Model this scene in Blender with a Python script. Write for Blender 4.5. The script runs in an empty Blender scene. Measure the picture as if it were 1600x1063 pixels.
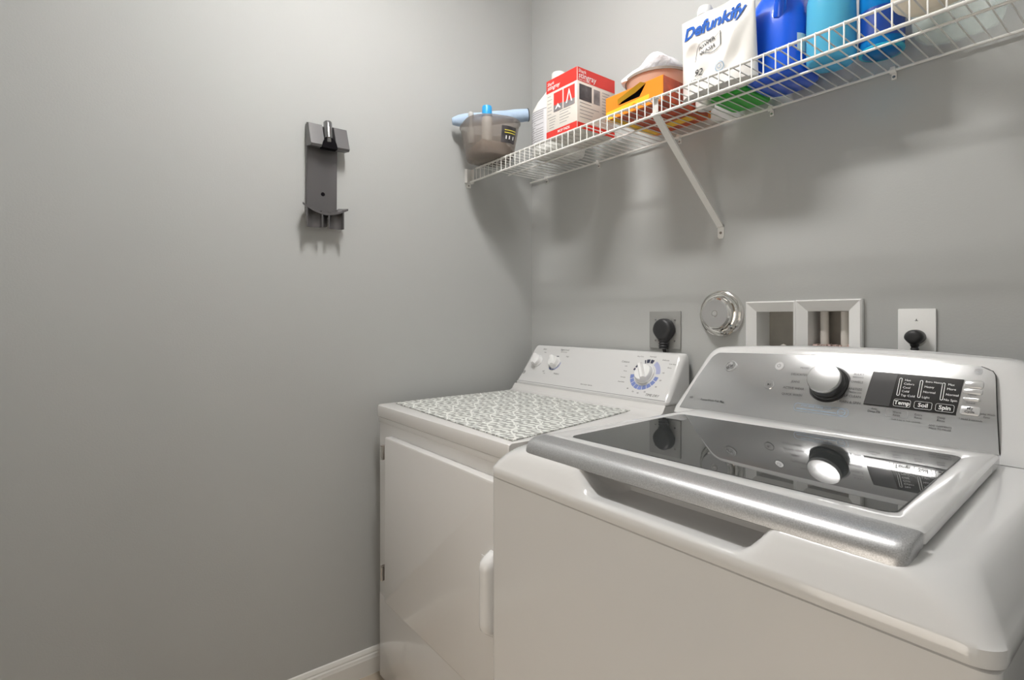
import bpy, bmesh, math, random
from mathutils import Vector, Matrix
random.seed(7)
S = bpy.context.scene
COL = S.collection
PI = math.pi

# ------------------------------------------------------------------ camera
cam_d = bpy.data.cameras.new('camera')
cam = bpy.data.objects.new('camera', cam_d)
COL.objects.link(cam)
cam.location = (1.683, -1.408, 1.165)
cam.rotation_euler = (PI / 2, 0, 0.911)
cam_d.sensor_width = 36.0
cam_d.lens = 839.0 / 1600 * 36
cam_d.shift_y = -34.0 / 1600
cam_d.clip_start = 0.02
S.camera = cam
# ------------------------------------------------------------------ exposure, world, lights
S.view_settings.view_transform = 'Standard'
S.view_settings.look = 'None'
S.view_settings.gamma = 1
S.view_settings.use_curve_mapping = False
S.view_settings.exposure = 0.04
W = bpy.data.worlds.new('world')
S.world = W
W.use_nodes = True
W.node_tree.nodes['Background'].inputs[0].default_value = (0.9, 0.93, 1.0, 1)
W.node_tree.nodes['Background'].inputs[1].default_value = 0.4


def area(name, loc, rot, sx, sy, power, color):
    d = bpy.data.lights.new(name, 'AREA')
    d.shape = 'RECTANGLE'
    d.size, d.size_y = sx, sy
    d.energy = power
    d.color = color
    o = bpy.data.objects.new(name, d)
    o.location = loc
    o.rotation_euler = rot
    COL.objects.link(o)
    return o


CEIL = 2.58
LX, LY = 0.78, -0.86            # ceiling fixture
LAMP_STRENGTH = 112.0
HALL_FILL = area('added_hall_fill', (1.2, -2.6, 0.72), (PI / 2, 0, 0), 0.9, 1.2, 10.0, (1.0, 0.90, 0.78))  # added soft fill from behind the camera, no known fixture there

# ------------------------------------------------------------------ materials
M = {}


def mat(name, color, rough=0.5, metal=0.0, coat=0.0, emis=0.0, trans=0.0, ior=1.5, alpha=1.0, bump=None, tint=None, spec=0.5, sss=0.0):
    m = bpy.data.materials.new(name)
    m.use_nodes = True
    nt = m.node_tree
    b = nt.nodes['Principled BSDF']
    b.inputs['Base Color'].default_value = (*color, 1)
    b.inputs['Roughness'].default_value = rough
    b.inputs['Metallic'].default_value = metal
    b.inputs['Coat Weight'].default_value = coat
    b.inputs['Coat Roughness'].default_value = 0.08
    b.inputs['Transmission Weight'].default_value = trans
    b.inputs['IOR'].default_value = ior
    b.inputs['Alpha'].default_value = alpha
    b.inputs['Specular IOR Level'].default_value = spec
    if emis:
        b.inputs['Emission Color'].default_value = (*color, 1)
        b.inputs['Emission Strength'].default_value = emis
    tc = nt.nodes.new('ShaderNodeTexCoord')
    if bump:
        sc, st, dist = bump
        n = nt.nodes.new('ShaderNodeTexNoise')
        n.inputs['Scale'].default_value = sc
        n.inputs['Detail'].default_value = 4
        nt.links.new(tc.outputs['Object'], n.inputs['Vector'])
        bp = nt.nodes.new('ShaderNodeBump')
        bp.inputs['Strength'].default_value = st
        bp.inputs['Distance'].default_value = dist
        nt.links.new(n.outputs['Fac'], bp.inputs['Height'])
        nt.links.new(bp.outputs['Normal'], b.inputs['Normal'])
    if tint:
        sc, amt = tint
        n = nt.nodes.new('ShaderNodeTexNoise')
        n.inputs['Scale'].default_value = sc
        n.inputs['Detail'].default_value = 3
        nt.links.new(tc.outputs['Object'], n.inputs['Vector'])
        r = nt.nodes.new('ShaderNodeValToRGB')
        r.color_ramp.elements[0].position = 0.3
        r.color_ramp.elements[1].position = 0.7
        r.color_ramp.elements[0].color = (*[c * (1 - amt) for c in color], 1)
        r.color_ramp.elements[1].color = (*[min(1, c * (1 + amt)) for c in color], 1)
        nt.links.new(n.outputs['Fac'], r.inputs['Fac'])
        nt.links.new(r.outputs['Color'], b.inputs['Base Color'])
    M[name] = m
    return m


mat('wall_paint', (0.475, 0.482, 0.474), 0.62, spec=0.3, bump=(220, 0.12, 0.002), tint=(1.2, 0.02))
mat('ceiling_paint', (0.72, 0.715, 0.70), 0.8)
mat('trim_paint', (0.78, 0.77, 0.74), 0.35)
mat('white_enamel', (0.71, 0.71, 0.71), 0.16, coat=0.5)
mat('dryer_enamel', (0.76, 0.75, 0.74), 0.13, coat=0.5)
mat('white_plastic', (0.90, 0.90, 0.89), 0.3)
mat('knob_plastic', (0.84, 0.84, 0.84), 0.25, coat=0.3)
mat('wire_white', (0.80, 0.79, 0.76), 0.35)
mat('silver_panel', (0.56, 0.565, 0.57), 0.10, metal=0.7)
mat('silver_paint', (0.50, 0.505, 0.515), 0.36, metal=0.7, tint=(900, 0.22))
mat('silver_button', (0.66, 0.66, 0.66), 0.25, metal=0.5)
mat('chrome', (0.82, 0.81, 0.79), 0.1, metal=1.0)
mat('brushed_metal', (0.50, 0.50, 0.50), 0.26, metal=0.9)
mat('brushed_face', (0.5, 0.5, 0.5), 0.4, metal=0.6)
mat('glass_lid', (0.035, 0.038, 0.038), 0.015, ior=1.85)
mat('black_gloss', (0.02, 0.02, 0.021), 0.06, coat=0.5)
mat('window_gray', (0.07, 0.07, 0.073), 0.06, coat=0.5)
mat('black_rubber', (0.022, 0.022, 0.024), 0.45)
mat('dark_gap', (0.02, 0.02, 0.02), 0.8)
mat('ink_dark', (0.02, 0.02, 0.022), 0.5)
mat('ink_gray', (0.22, 0.22, 0.23), 0.5)
mat('ink_white', (0.85, 0.85, 0.85), 0.5)
mat('ink_blue', (0.20, 0.26, 0.55), 0.5)
mat('ink_pale_blue', (0.42, 0.45, 0.66), 0.5)
mat('ink_black_blue', (0.03, 0.035, 0.07), 0.5)
mat('ink_sky', (0.36, 0.50, 0.66), 0.5)
mat('ink_pouch_blue', (0.02, 0.10, 0.42), 0.7, spec=0.2)
mat('ink_red', (0.62, 0.035, 0.02), 0.4)
mat('ink_yellow', (0.7, 0.6, 0.08), 0.5)
mat('dock_gray', (0.11, 0.105, 0.108), 0.24, metal=0.2, coat=0.2)
mat('dock_wing', (0.13, 0.127, 0.13), 0.3, metal=0.2, coat=0.2)
mat('dock_metal', (0.24, 0.24, 0.245), 0.25, metal=0.8)
mat('plate_gray', (0.38, 0.38, 0.37), 0.35, metal=0.3)
mat('pipe_white', (0.74, 0.71, 0.66), 0.4)
mat('recess_gray', (0.38, 0.36, 0.32), 0.7, tint=(14, 0.12))
mat('plaster_debris', (0.55, 0.42, 0.38), 0.9, tint=(160, 0.5))
mat('tub_smoke', (0.36, 0.31, 0.275), 0.14, trans=0.3, ior=1.15, alpha=0.58, coat=0.3)
mat('tub_contents', (0.50, 0.40, 0.31), 0.7, tint=(16, 0.3))
mat('cloth_blue', (0.45, 0.58, 0.76), 0.8, bump=(90, 0.5, 0.003))
mat('cap_blue', (0.035, 0.40, 0.86), 0.35)
mat('clear_plastic', (0.8, 0.79, 0.76), 0.2, trans=0.3, ior=1.3)
mat('bottle_white', (0.82, 0.82, 0.79), 0.35)
mat('label_paper', (0.76, 0.75, 0.78), 0.5)
mat('box_white', (0.78, 0.74, 0.68), 0.45)
mat('box_red', (0.70, 0.035, 0.025), 0.35)
mat('photo_dark', (0.07, 0.065, 0.07), 0.4, tint=(25, 0.7))
mat('photo_gray', (0.24, 0.23, 0.24), 0.4, tint=(30, 0.4))
mat('box_orange', (0.90, 0.26, 0.012), 0.4)
mat('box_yellow', (0.92, 0.55, 0.03), 0.4)
mat('box_rust', (0.50, 0.07, 0.02), 0.4, tint=(40, 0.25))
mat('hollow_shade', (0.006, 0.005, 0.007), 0.9, spec=0.1)  # near-black colour painted for the shade inside hollows
mat('tub_pink', (0.62, 0.40, 0.31), 0.3, trans=0.15)
mat('rim_gray', (0.26, 0.23, 0.20), 0.4)
mat('towel_white', (0.84, 0.83, 0.86), 0.95, bump=(150, 0.8, 0.004))
mat('pouch_white', (0.82, 0.80, 0.77), 0.3)
mat('green_plastic', (0.04, 0.42, 0.045), 0.35)
mat('jug_blue', (0.004, 0.10, 0.72), 0.22, coat=0.4)
mat('bottle_cyan', (0.14, 0.60, 0.88), 0.15, trans=0.35, ior=1.2)
mat('bottle_azure', (0.01, 0.22, 0.62), 0.15, trans=0.25, ior=1.2)
mat('label_navy', (0.006, 0.05, 0.30), 0.3)
mat('ring_cyan', (0.02, 0.55, 0.80), 0.2, trans=0.3)
mat('tub_frosted', (0.70, 0.78, 0.74), 0.3, alpha=0.25)
mat('cloth_cream', (0.92, 0.84, 0.70), 0.85, bump=(60, 0.4, 0.003))
mat('lamp_diffuser', (1.0, 0.98, 0.95), 0.5, emis=LAMP_STRENGTH)
mat('jug_cream', (0.66, 0.68, 0.52), 0.4)
mat('hall_paint', (0.62, 0.57, 0.50), 0.8)


def floor_material():
    m = bpy.data.materials.new('floor_tile')
    m.use_nodes = True
    nt = m.node_tree
    b = nt.nodes['Principled BSDF']
    b.inputs['Roughness'].default_value = 0.3
    tc = nt.nodes.new('ShaderNodeTexCoord')
    mp = nt.nodes.new('ShaderNodeMapping')
    mp.inputs['Location'].default_value = (-0.07, 0.1, 0)
    br = nt.nodes.new('ShaderNodeTexBrick')
    br.offset = 0
    br.inputs['Color1'].default_value = (0.50, 0.42, 0.34, 1)
    br.inputs['Color2'].default_value = (0.47, 0.40, 0.32, 1)
    br.inputs['Mortar'].default_value = (0.16, 0.12, 0.09, 1)
    br.inputs['Scale'].default_value = 1
    br.inputs['Mortar Size'].default_value = 0.003
    br.inputs['Brick Width'].default_value = 0.45
    br.inputs['Row Height'].default_value = 0.45
    nt.links.new(tc.outputs['Object'], mp.inputs['Vector'])
    nt.links.new(mp.outputs['Vector'], br.inputs['Vector'])
    nt.links.new(br.outputs['Color'], b.inputs['Base Color'])
    M['floor_tile'] = m


def mat_pattern():
    """grey mat printed with a white ogee damask"""
    m = bpy.data.materials.new('mat_damask')
    m.use_nodes = True
    nt = m.node_tree
    L = nt.links
    b = nt.nodes['Principled BSDF']
    b.inputs['Roughness'].default_value = 0.85
    tc = nt.nodes.new('ShaderNodeTexCoord')
    sep = nt.nodes.new('ShaderNodeSeparateXYZ')
    nz = nt.nodes.new('ShaderNodeTexNoise')
    nz.inputs['Scale'].default_value = 28
    nz.inputs['Detail'].default_value = 1
    L.new(tc.outputs['Object'], nz.inputs['Vector'])
    L.new(tc.outputs['Object'], sep.inputs[0])

    def mth(op, a, c=None, d=None):
        n = nt.nodes.new('ShaderNodeMath')
        n.operation = op
        for i, v in enumerate((a, c, d)):
            if v is None:
                continue
            if isinstance(v, (int, float)):
                n.inputs[i].default_value = v
            else:
                L.new(v, n.inputs[i])
        return n.outputs[0]
    x = mth('ADD', sep.outputs[0], mth('MULTIPLY', mth('SUBTRACT', nz.outputs['Fac'], 0.5), 0.02))
    y = sep.outputs[1]
    k = 2 * PI / 0.20
    ky = 2 * PI / 0.16
    # wavy bands (ogee trellis)
    s1 = mth('SINE', mth('ADD', mth('MULTIPLY', x, k), mth('MULTIPLY', mth('SINE', mth('MULTIPLY', y, ky)), 1.5)))
    s2 = mth('SINE', mth('SUBTRACT', mth('MULTIPLY', x, k), mth('MULTIPLY', mth('SINE', mth('MULTIPLY', y, ky)), 1.5)))
    t1 = mth('LESS_THAN', mth('ABSOLUTE', s1), 0.14)
    t2 = mth('LESS_THAN', mth('ABSOLUTE', s2), 0.14)
    # petals and scrolls
    p1 = mth('MULTIPLY', mth('SINE', mth('MULTIPLY', x, k * 5)), mth('SINE', mth('MULTIPLY', y, ky * 4)))
    p2 = mth('SINE', mth('ADD', mth('MULTIPLY', y, ky * 6), mth('MULTIPLY', mth('SINE', mth('MULTIPLY', x, k * 3)), 2.2)))
    q = mth('GREATER_THAN', mth('ADD', mth('ABSOLUTE', p1), mth('MULTIPLY', p2, 0.42)), 0.54)
    allp = mth('MINIMUM', mth('ADD', mth('ADD', t1, t2), q), 1)
    mx = nt.nodes.new('ShaderNodeMix')
    mx.data_type = 'RGBA'
    L.new(allp, mx.inputs['Factor'])
    mx.inputs[6].default_value = (0.40, 0.405, 0.385, 1)
    mx.inputs[7].default_value = (0.80, 0.81, 0.78, 1)
    L.new(mx.outputs[2], b.inputs['Base Color'])
    M['mat_damask'] = m


floor_material()
mat_pattern()


# ------------------------------------------------------------------ mesh helpers
class MB:
    def __init__(s):
        s.v, s.f = [], []

    def add(s, vs, fs):
        o = len(s.v)
        s.v += [tuple(p) for p in vs]
        s.f += [tuple(i + o for i in f) for f in fs]
        return s

    def loft(s, rings, c0=True, c1=True, closed=True):
        n = len(rings[0])
        o = len(s.v)
        for r in rings:
            s.v += [tuple(p) for p in r]
        m = n if closed else n - 1
        for a in range(len(rings) - 1):
            for i in range(m):
                j = (i + 1) % n
                s.f.append((o + a * n + i, o + a * n + j, o + (a + 1) * n + j, o + (a + 1) * n + i))
        if c0:
            s.f.append(tuple(o + i for i in reversed(range(n))))
        if c1:
            s.f.append(tuple(o + (len(rings) - 1) * n + i for i in range(n)))
        return s

    def box(s, x0, x1, y0, y1, z0, z1, bv=0.0, seg=2):
        if x0 > x1: x0, x1 = x1, x0
        if y0 > y1: y0, y1 = y1, y0
        if z0 > z1: z0, z1 = z1, z0
        bm = bmesh.new()
        bmesh.ops.create_cube(bm, size=1)
        for v in bm.verts:
            v.co = Vector(((x0 + x1) / 2 + v.co.x * (x1 - x0), (y0 + y1) / 2 + v.co.y * (y1 - y0), (z0 + z1) / 2 + v.co.z * (z1 - z0)))
        if bv:
            bmesh.ops.bevel(bm, geom=bm.edges[:], offset=bv, segments=seg, affect='EDGES', profile=0.5)
        bm.verts.index_update()
        s.add([v.co for v in bm.verts], [[v.index for v in f.verts] for f in bm.faces])
        bm.free()
        return s

    def prism(s, pts, d, bv=0):
        """closed polygon (3D points) extruded along vector d"""
        d = Vector(d)
        a = [Vector(p) for p in pts]
        return s.loft([a, [p + d for p in a]])

    def tube(s, path, r, n=8, caps=True):
        P = [Vector(p) for p in path]
        rs = r if isinstance(r, (list, tuple)) else [r] * len(P)
        rings = []
        up = None
        for i, p in enumerate(P):
            t = (P[min(i + 1, len(P) - 1)] - P[max(i - 1, 0)]).normalized()
            if up is None:
                up = t.orthogonal().normalized()
            up = (up - t * up.dot(t))
            up = up.normalized() if up.length > 1e-6 else t.orthogonal().normalized()
            w = t.cross(up)
            rings.append([p + (up * math.cos(2 * PI * k / n) + w * math.sin(2 * PI * k / n)) * rs[i] for k in range(n)])
        return s.loft(rings, caps, caps)

    def lathe(s, prof, c, axis='z', n=40, ea=None, eb=None, ax=None):
        """prof [(radius, height)]"""
        if ax is None:
            ax = {'z': Vector((0, 0, 1)), 'y': Vector((0, -1, 0)), 'x': Vector((1, 0, 0))}[axis]
        else:
            ax = Vector(ax).normalized()
        a = ax.orthogonal().normalized() if ea is None else Vector(ea).normalized()
        b = ax.cross(a)
        c = Vector(c)
        rings = [[c + ax * h + (a * math.cos(2 * PI * k / n) + b * math.sin(2 * PI * k / n)) * max(r, 1e-4) for k in range(n)] for r, h in prof]
        return s.loft(rings)


def rr(cx, cy, hx, hy, r, z, nc=8, ns=1, rot=0.0):
    """rounded rectangle ring at height z, counter-clockwise"""
    r = min(r, hx * 0.999, hy * 0.999)
    pts = []
    cs = [(cx + hx - r, cy - hy + r, -PI / 2), (cx + hx - r, cy + hy - r, 0), (cx - hx + r, cy + hy - r, PI / 2), (cx - hx + r, cy - hy + r, PI)]
    for i, (x, y, a0) in enumerate(cs):
        arc = [(x + r * math.cos(a0 + PI / 2 * k / nc), y + r * math.sin(a0 + PI / 2 * k / nc)) for k in range(nc + 1)]
        pts += arc
        nx, ny, na = cs[(i + 1) % 4]
        e = (nx + r * math.cos(na), ny + r * math.sin(na))
        for k in range(1, ns):
            t = k / ns
            pts.append((arc[-1][0] * (1 - t) + e[0] * t, arc[-1][1] * (1 - t) + e[1] * t))
    out = []
    for x, y in pts:
        dx, dy = x - cx, y - cy
        out.append(Vector((cx + dx * math.cos(rot) - dy * math.sin(rot), cy + dx * math.sin(rot) + dy * math.cos(rot), z)))
    return out


def mesh_obj(name, v, f, m, parent=None, smooth=30):
    me = bpy.data.meshes.new(name)
    me.from_pydata([tuple(p) for p in v], [], f)
    me.validate()
    me.update()
    bm = bmesh.new()
    bm.from_mesh(me)
    bmesh.ops.recalc_face_normals(bm, faces=bm.faces[:])
    bm.to_mesh(me)
    bm.free()
    if smooth:
        me.shade_smooth()
        me.set_sharp_from_angle(angle=math.radians(smooth))
    o = bpy.data.objects.new(name, me)
    COL.objects.link(o)
    me.materials.append(M[m])
    if parent:
        o.parent = parent
        o.matrix_parent_inverse = Matrix.Translation(parent.location).inverted() if parent.type == 'EMPTY' and parent.parent is None else Matrix.Identity(4)
    return o


def obj(name, mb, m, parent=None, smooth=30, label=None):
    o = mesh_obj(name, mb.v, mb.f, m, parent, smooth)
    if label:
        o['label'] = label
    return o


def thing(name, label, cat, loc, group=None):
    o = bpy.data.objects.new(name, None)
    COL.objects.link(o)
    o.location = loc
    o.empty_display_size = 0.05
    o['label'] = label
    o['category'] = cat
    if group:
        o['group'] = group
    return o


def tag(o, label, cat, group=None, kind=None):
    o['label'] = label
    o['category'] = cat
    if group: o['group'] = group
    if kind: o['kind'] = kind
    return o


def struct(name, mb, m, smooth=30, parent=None):
    o = obj(name, mb, m, parent, smooth)
    if not parent:
        o['kind'] = 'structure'
    return o


def text_mesh(items, name, m, fn, parent, res=2):
    """items: (string, u, v, size, align, shear, bold, rot); fn maps (u, v) to a point in space. One mesh of print."""
    V, F = [], []
    for it in items:
        s, u, v, size = it[:4]
        align = it[4] if len(it) > 4 else 'LEFT'
        shear = it[5] if len(it) > 5 else 0
        bold = it[6] if len(it) > 6 else 0
        rot = it[7] if len(it) > 7 else 0
        c = bpy.data.curves.new('t', 'FONT')
        c.body = s
        c.size = size
        c.align_x = align
        c.align_y = 'CENTER'
        c.shear = shear
        c.offset = bold * size
        c.resolution_u = res
        o = bpy.data.objects.new('t', c)
        me = bpy.data.meshes.new_from_object(o)
        off = len(V)
        for p in me.vertices:
            x, y = p.co.x, p.co.y
            x, y = x * math.cos(rot) - y * math.sin(rot), x * math.sin(rot) + y * math.cos(rot)
            V.append(fn(u + x, v + y))
        for p in me.polygons:
            F.append([i + off for i in p.vertices])
        bpy.data.objects.remove(o)
        bpy.data.meshes.remove(me)
        bpy.data.curves.remove(c)
    me = bpy.data.meshes.new(name)
    me.from_pydata([tuple(p) for p in V], [], F)
    o = bpy.data.objects.new(name, me)
    COL.objects.link(o)
    me.materials.append(M[m])
    if parent:
        o.parent = parent
        o.matrix_parent_inverse = Matrix.Translation(parent.location).inverted() if parent.type == 'EMPTY' else Matrix.Identity(4)
    return o


def flat(mb, fn, pts):
    """polygon in (u, v) laid on a surface"""
    mb.add([fn(u, v) for u, v in pts], [tuple(range(len(pts)))])


def rect(mb, fn, u0, u1, v0, v1, n=6):
    vs, fs = [], []
    for i in range(n + 1):
        for v in (v0, v1):
            vs.append(fn(u0 + (u1 - u0) * i / n, v))
    for i in range(n):
        fs.append((2 * i, 2 * i + 2, 2 * i + 3, 2 * i + 1))
    mb.add(vs, fs)


def annulus(mb, fn, cu, cv, r0, r1, a0=0, a1=2 * PI, n=32, ev=1.0):
    vs, fs = [], []
    for i in range(n + 1):
        a = a0 + (a1 - a0) * i / n
        for r in (r0, r1):
            vs.append(fn(cu + r * math.cos(a), cv + r * ev * math.sin(a)))
    for i in range(n):
        fs.append((2 * i, 2 * i + 2, 2 * i + 3, 2 * i + 1))
    mb.add(vs, fs)


def frame2d(u0, u1, v0, v1, r, w, nc=5):
    """rounded frame outline as quads, 2D"""
    def ring(d):
        q = rr((u0 + u1) / 2, (v0 + v1) / 2, (u1 - u0) / 2 - d, (v1 - v0) / 2 - d, max(r - d, 0.0002), 0, nc)
        return [(p.x, p.y) for p in q]
    return ring(0), ring(w)


def rframe(mb, fn, u0, u1, v0, v1, r, w):
    a, b = frame2d(u0, u1, v0, v1, r, w)
    n = len(a)
    mb.add([fn(*p) for p in a] + [fn(*p) for p in b], [(i, (i + 1) % n, n + (i + 1) % n, n + i) for i in range(n)])


def smoothstep(a, b, x):
    t = max(0, min(1, (x - a) / (b - a)))
    return t * t * (3 - 2 * t)


# ------------------------------------------------------------------ the room
RX, FY = 1.76, -1.95           # right wall, front wall
R0x, R1x, R2x, R3x = 0.9433, 1.0407, 1.075, 1.1688    # laundry box openings
RZ0, RZ1 = 1.03, 1.183

b = MB().box(-0.1, RX + 0.1, FY - 1.1, 0.1, -0.05, 0.0)
struct('floor', b, 'floor_tile', 0)
b = MB().box(-0.1, RX + 0.1, FY - 1.1, 0.1, CEIL, CEIL + 0.05)
struct('ceiling', b, 'ceiling_paint', 0)
b = MB().box(-0.1, 0, FY - 0.1, 0.1, 0, CEIL)
struct('wall_left', b, 'wall_paint', 0)
b = MB().box(RX, RX + 0.1, FY - 0.1, 0.1, 0, CEIL)
struct('wall_right', b, 'wall_paint', 0)
b = MB()
b.add([(0, 0, 0), (R0x, 0, 0), (R1x, 0, 0), (R2x, 0, 0), (R3x, 0, 0), (RX, 0, 0),
       (0, 0, RZ0), (R0x, 0, RZ0), (R1x, 0, RZ0), (R2x, 0, RZ0), (R3x, 0, RZ0), (RX, 0, RZ0),
       (0, 0, RZ1), (R0x, 0, RZ1), (R1x, 0, RZ1), (R2x, 0, RZ1), (R3x, 0, RZ1), (RX, 0, RZ1),
       (0, 0, CEIL), (R0x, 0, CEIL), (R1x, 0, CEIL), (R2x, 0, CEIL), (R3x, 0, CEIL), (RX, 0, CEIL)],
      [(r * 6 + i, r * 6 + i + 1, r * 6 + i + 7, r * 6 + i + 6) for r in range(3) for i in range(5) if not (r == 1 and i in (1, 3))])
b.add([(0, .1, 0), (RX, .1, 0), (RX, .1, CEIL), (0, .1, CEIL)], [(0, 1, 2, 3)])
struct('wall_back', b, 'wall_paint', 0)
# front wall with the open doorway the photographer stands near
DX0, DX1, DZ = 0.80, 1.65, 2.05
b = MB()
b.box(0, DX0, FY - 0.1, FY, 0, CEIL)
b.box(DX1, RX, FY - 0.1, FY, 0, CEIL)
b.box(DX0, DX1, FY - 0.1, FY, DZ, CEIL)
struct('wall_front', b, 'wall_paint', 0)
b = MB()
b.box(DX0 - .07, DX0, FY - .0, FY + .015, 0, DZ + .07, .003)
b.box(DX1, DX1 + .07, FY - .0, FY + .015, 0, DZ + .07, .003)
b.box(DX0, DX1, FY - .0, FY + .015, DZ, DZ + .07, .003)
struct('trim_1', b, 'trim_paint')
# hallway beyond the doorway
b = MB()
b.box(-0.1, 0, FY - 1.1, FY - 0.1, 0, CEIL)
b.box(RX, RX + .1, FY - 1.1, FY - 0.1, 0, CEIL)
b.box(-0.1, RX + .1, FY - 1.2, FY - 1.1, 0, CEIL)
struct('wall_hallway', b, 'hall_paint', 0)


def baseboard(name, p0, d, nrm):
    d = Vector(d); nrm = Vector(nrm); p0 = Vector(p0)
    prof = [(0, 0), (.014, 0), (.014, .052), (.0125, .056), (.0115, .062), (.0085, .066), (.0085, .070), (.006, .076), (.004, .080), (0, .082)]
    q = [p0 + nrm * a + Vector((0, 0, z)) for a, z in prof]
    return struct(name, MB().prism(q, d), 'trim_paint', 20)


baseboard('baseboard_left', (0, -0.001, 0), (0, FY + .002, 0), (1, 0, 0))
baseboard('baseboard_back', (0.015, 0, 0), (RX - .03, 0, 0), (0, -1, 0))
baseboard('baseboard_right', (RX, -0.001, 0), (0, FY + .002, 0), (-1, 0, 0))

# ceiling lamp (above the frame, it lights the room)
t = thing('ceiling_light', 'flush rectangular ceiling light on the ceiling above the dryer and washer', 'ceiling light', (LX, LY, CEIL))
b = MB().box(LX - .25, LX + .25, LY - .07, LY + .07, CEIL - .03, CEIL - .0005, .004)
obj('housing', b, 'trim_paint', t)
b = MB().box(LX - .23, LX + .23, LY - .055, LY + .055, CEIL - .055, CEIL - .0305, .008)
obj('diffuser', b, 'lamp_diffuser', t)

# ------------------------------------------------------------------ dryer
DXa, DXb, DYf, DYb, DH = 0.062, 0.752, -0.695, -0.02, 0.89
dr = thing('dryer', 'white front-loading clothes dryer with side-hinged door, in the corner left of the washer', 'dryer', ((DXa + DXb) / 2, -.36, 0))
b = MB().box(DXa + .002, DXb - .002, DYf + .006, DYb, 0.022, 0.852, .004)
obj('body', b, 'dryer_enamel', dr)
for fx in (DXa + .05, DXb - .05):
    for fy in (DYf + .06, DYb - .06):
        obj('foot', MB().lathe([(.018, 0), (.018, .012), (.01, .014), (.01, .024)], (fx, fy, 0), n=16), 'black_rubber', dr)
# worktop: rolled front lip, ramp up to the console
prof = [(DYf, .853), (DYf - .001, .858), (DYf - .001, .880), (DYf + .001, .887), (DYf + .007, .8905), (-.62, .8905), (-.20, .8905), (-.165, .893), (-.150, .900), (-.142, .913), (-.138, .9185), (DYb, .9185), (DYb, .853)]
secs = []
for x, sh in ((DXa, .004), (DXa + .002, .001), (DXa + .005, 0), (DXb - .005, 0), (DXb - .002, .001), (DXb, .004)):
    cyy, czz = -.36, .872
    secs.append([Vector((x, cyy + (y - cyy) * (1 - sh * 1.2), czz + (z - czz) * (1 - sh * 18))) for y, z in prof])
obj('worktop', MB().loft(secs), 'dryer_enamel', dr)
# recessed seam line below the worktop, apron panel
obj('apron', MB().box(DXa + .003, DXb - .003, DYf + .002, DYf + .012, .835, .8515, .002), 'dryer_enamel', dr)
# door
dd = MB()
q = rr(0, 0, .5, .5, .012, 0, 5)
dx0, dx1, dz0, dz1 = .150, .742, .298, .803


def door_ring(y, ins):
    r = rr((dx0 + dx1) / 2, (dz0 + dz1) / 2, (dx1 - dx0) / 2 - ins, (dz1 - dz0) / 2 - ins, .008, 0, 4)
    return [Vector((p.x, y, p.y)) for p in r]


dd.loft([door_ring(DYf + .0055, 0), door_ring(DYf - .013, 0), door_ring(DYf - .0165, .0015), door_ring(DYf - .018, .005)])
door = obj('door', dd, 'dryer_enamel', dr)
hb = MB()   # handle: slanted vertical grip with a finger scoop
HX0, HX1, HZ0, HZ1 = .694, .742, .466, .650
rings = []
for k in range(21):
    tt = k / 20
    z = HZ0 + (HZ1 - HZ0) * tt
    e = min(1, math.sin(PI * min(tt, 1 - tt) / .14 / 2) if min(tt, 1 - tt) < .14 else 1)
    w = (.5 + .5 * e)
    cx = (HX0 + HX1) / 2 + .004
    dpt = .010 + .026 * e
    ring = []
    for j in range(12):
        a = PI * j / 11
        ring.append(Vector((cx - .021 * w * math.cos(a), DYf - .0175 - dpt * math.sin(a) ** .6, z)))
    rings.append(ring)
hb.loft(rings, closed=True)
obj('handle', hb, 'knob_plastic', door, 40)
sc = MB().box(.675, .6905, DYf - .0198, DYf - .0176, HZ0 + .012, HZ1 - .022, .0008)
obj('finger_plate', sc, 'knob_plastic', door, 15)
for hz in (.748, .374):
    h = MB().box(.112, .126, DYf - .013, DYf + .007, hz - .022, hz + .022, .001)
    hg = obj('hinge', h, 'rim_gray', door)
    h = MB().tube([(.1265, DYf - .0145, hz - .02), (.1265, DYf - .0145, hz + .02)], .004, 10)
    obj('hinge_pin', h, 'chrome', hg)
obj('lower_panel', MB().box(DXa + .006, DXb - .006, DYf + .0048, DYf + .0075, .03, .29, .001), 'dryer_enamel', dr)

# dryer console
P0 = Vector((0, -.14, .9215)); VV = Vector((0, .09, .14)); LV = VV.length; VV /= LV; NN = Vector((0, -.14, .09)).normalized()


def dmap(u, v, off=.0004):
    p = P0 + VV * v + NN * off
    return Vector((u, p.y, p.z))


cons = MB()
rings = []
# horizontal slices: z, x0, x1, front y, back y, radius
for z, xa, xb, yf, yb, r in ((.9187, .069, .757, -.139, -.018, .012), (.9260, .0685, .7575, -.1385, -.018, .012), (.9290, .0695, .757, -.1352, -.018, .014),
                             (.955, .072, .756, -.1185, -.016, .018), (1.00, .075, .7545, -.0895, -.014, .02), (1.04, .078, .753, -.0638, -.012, .02),
                             (1.052, .080, .751, -.0559, -.012, .02), (1.058, .0835, .7475, -.051, -.014, .018), (1.0605, .089, .742, -.045, -.018, .015)):
    rings.append(rr((xa + xb) / 2, (yf + yb) / 2, (xb - xa) / 2, (yb - yf) / 2, r, z, 6))
cons.loft(rings)
dc = obj('console', cons, 'white_enamel', dr, 35)
b = MB()
rect(b, lambda u, v: dmap(u, v, .0006), .072, .748, .0085, .0100)
obj('console_seam', b, 'ink_gray', dc, 0)


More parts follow.
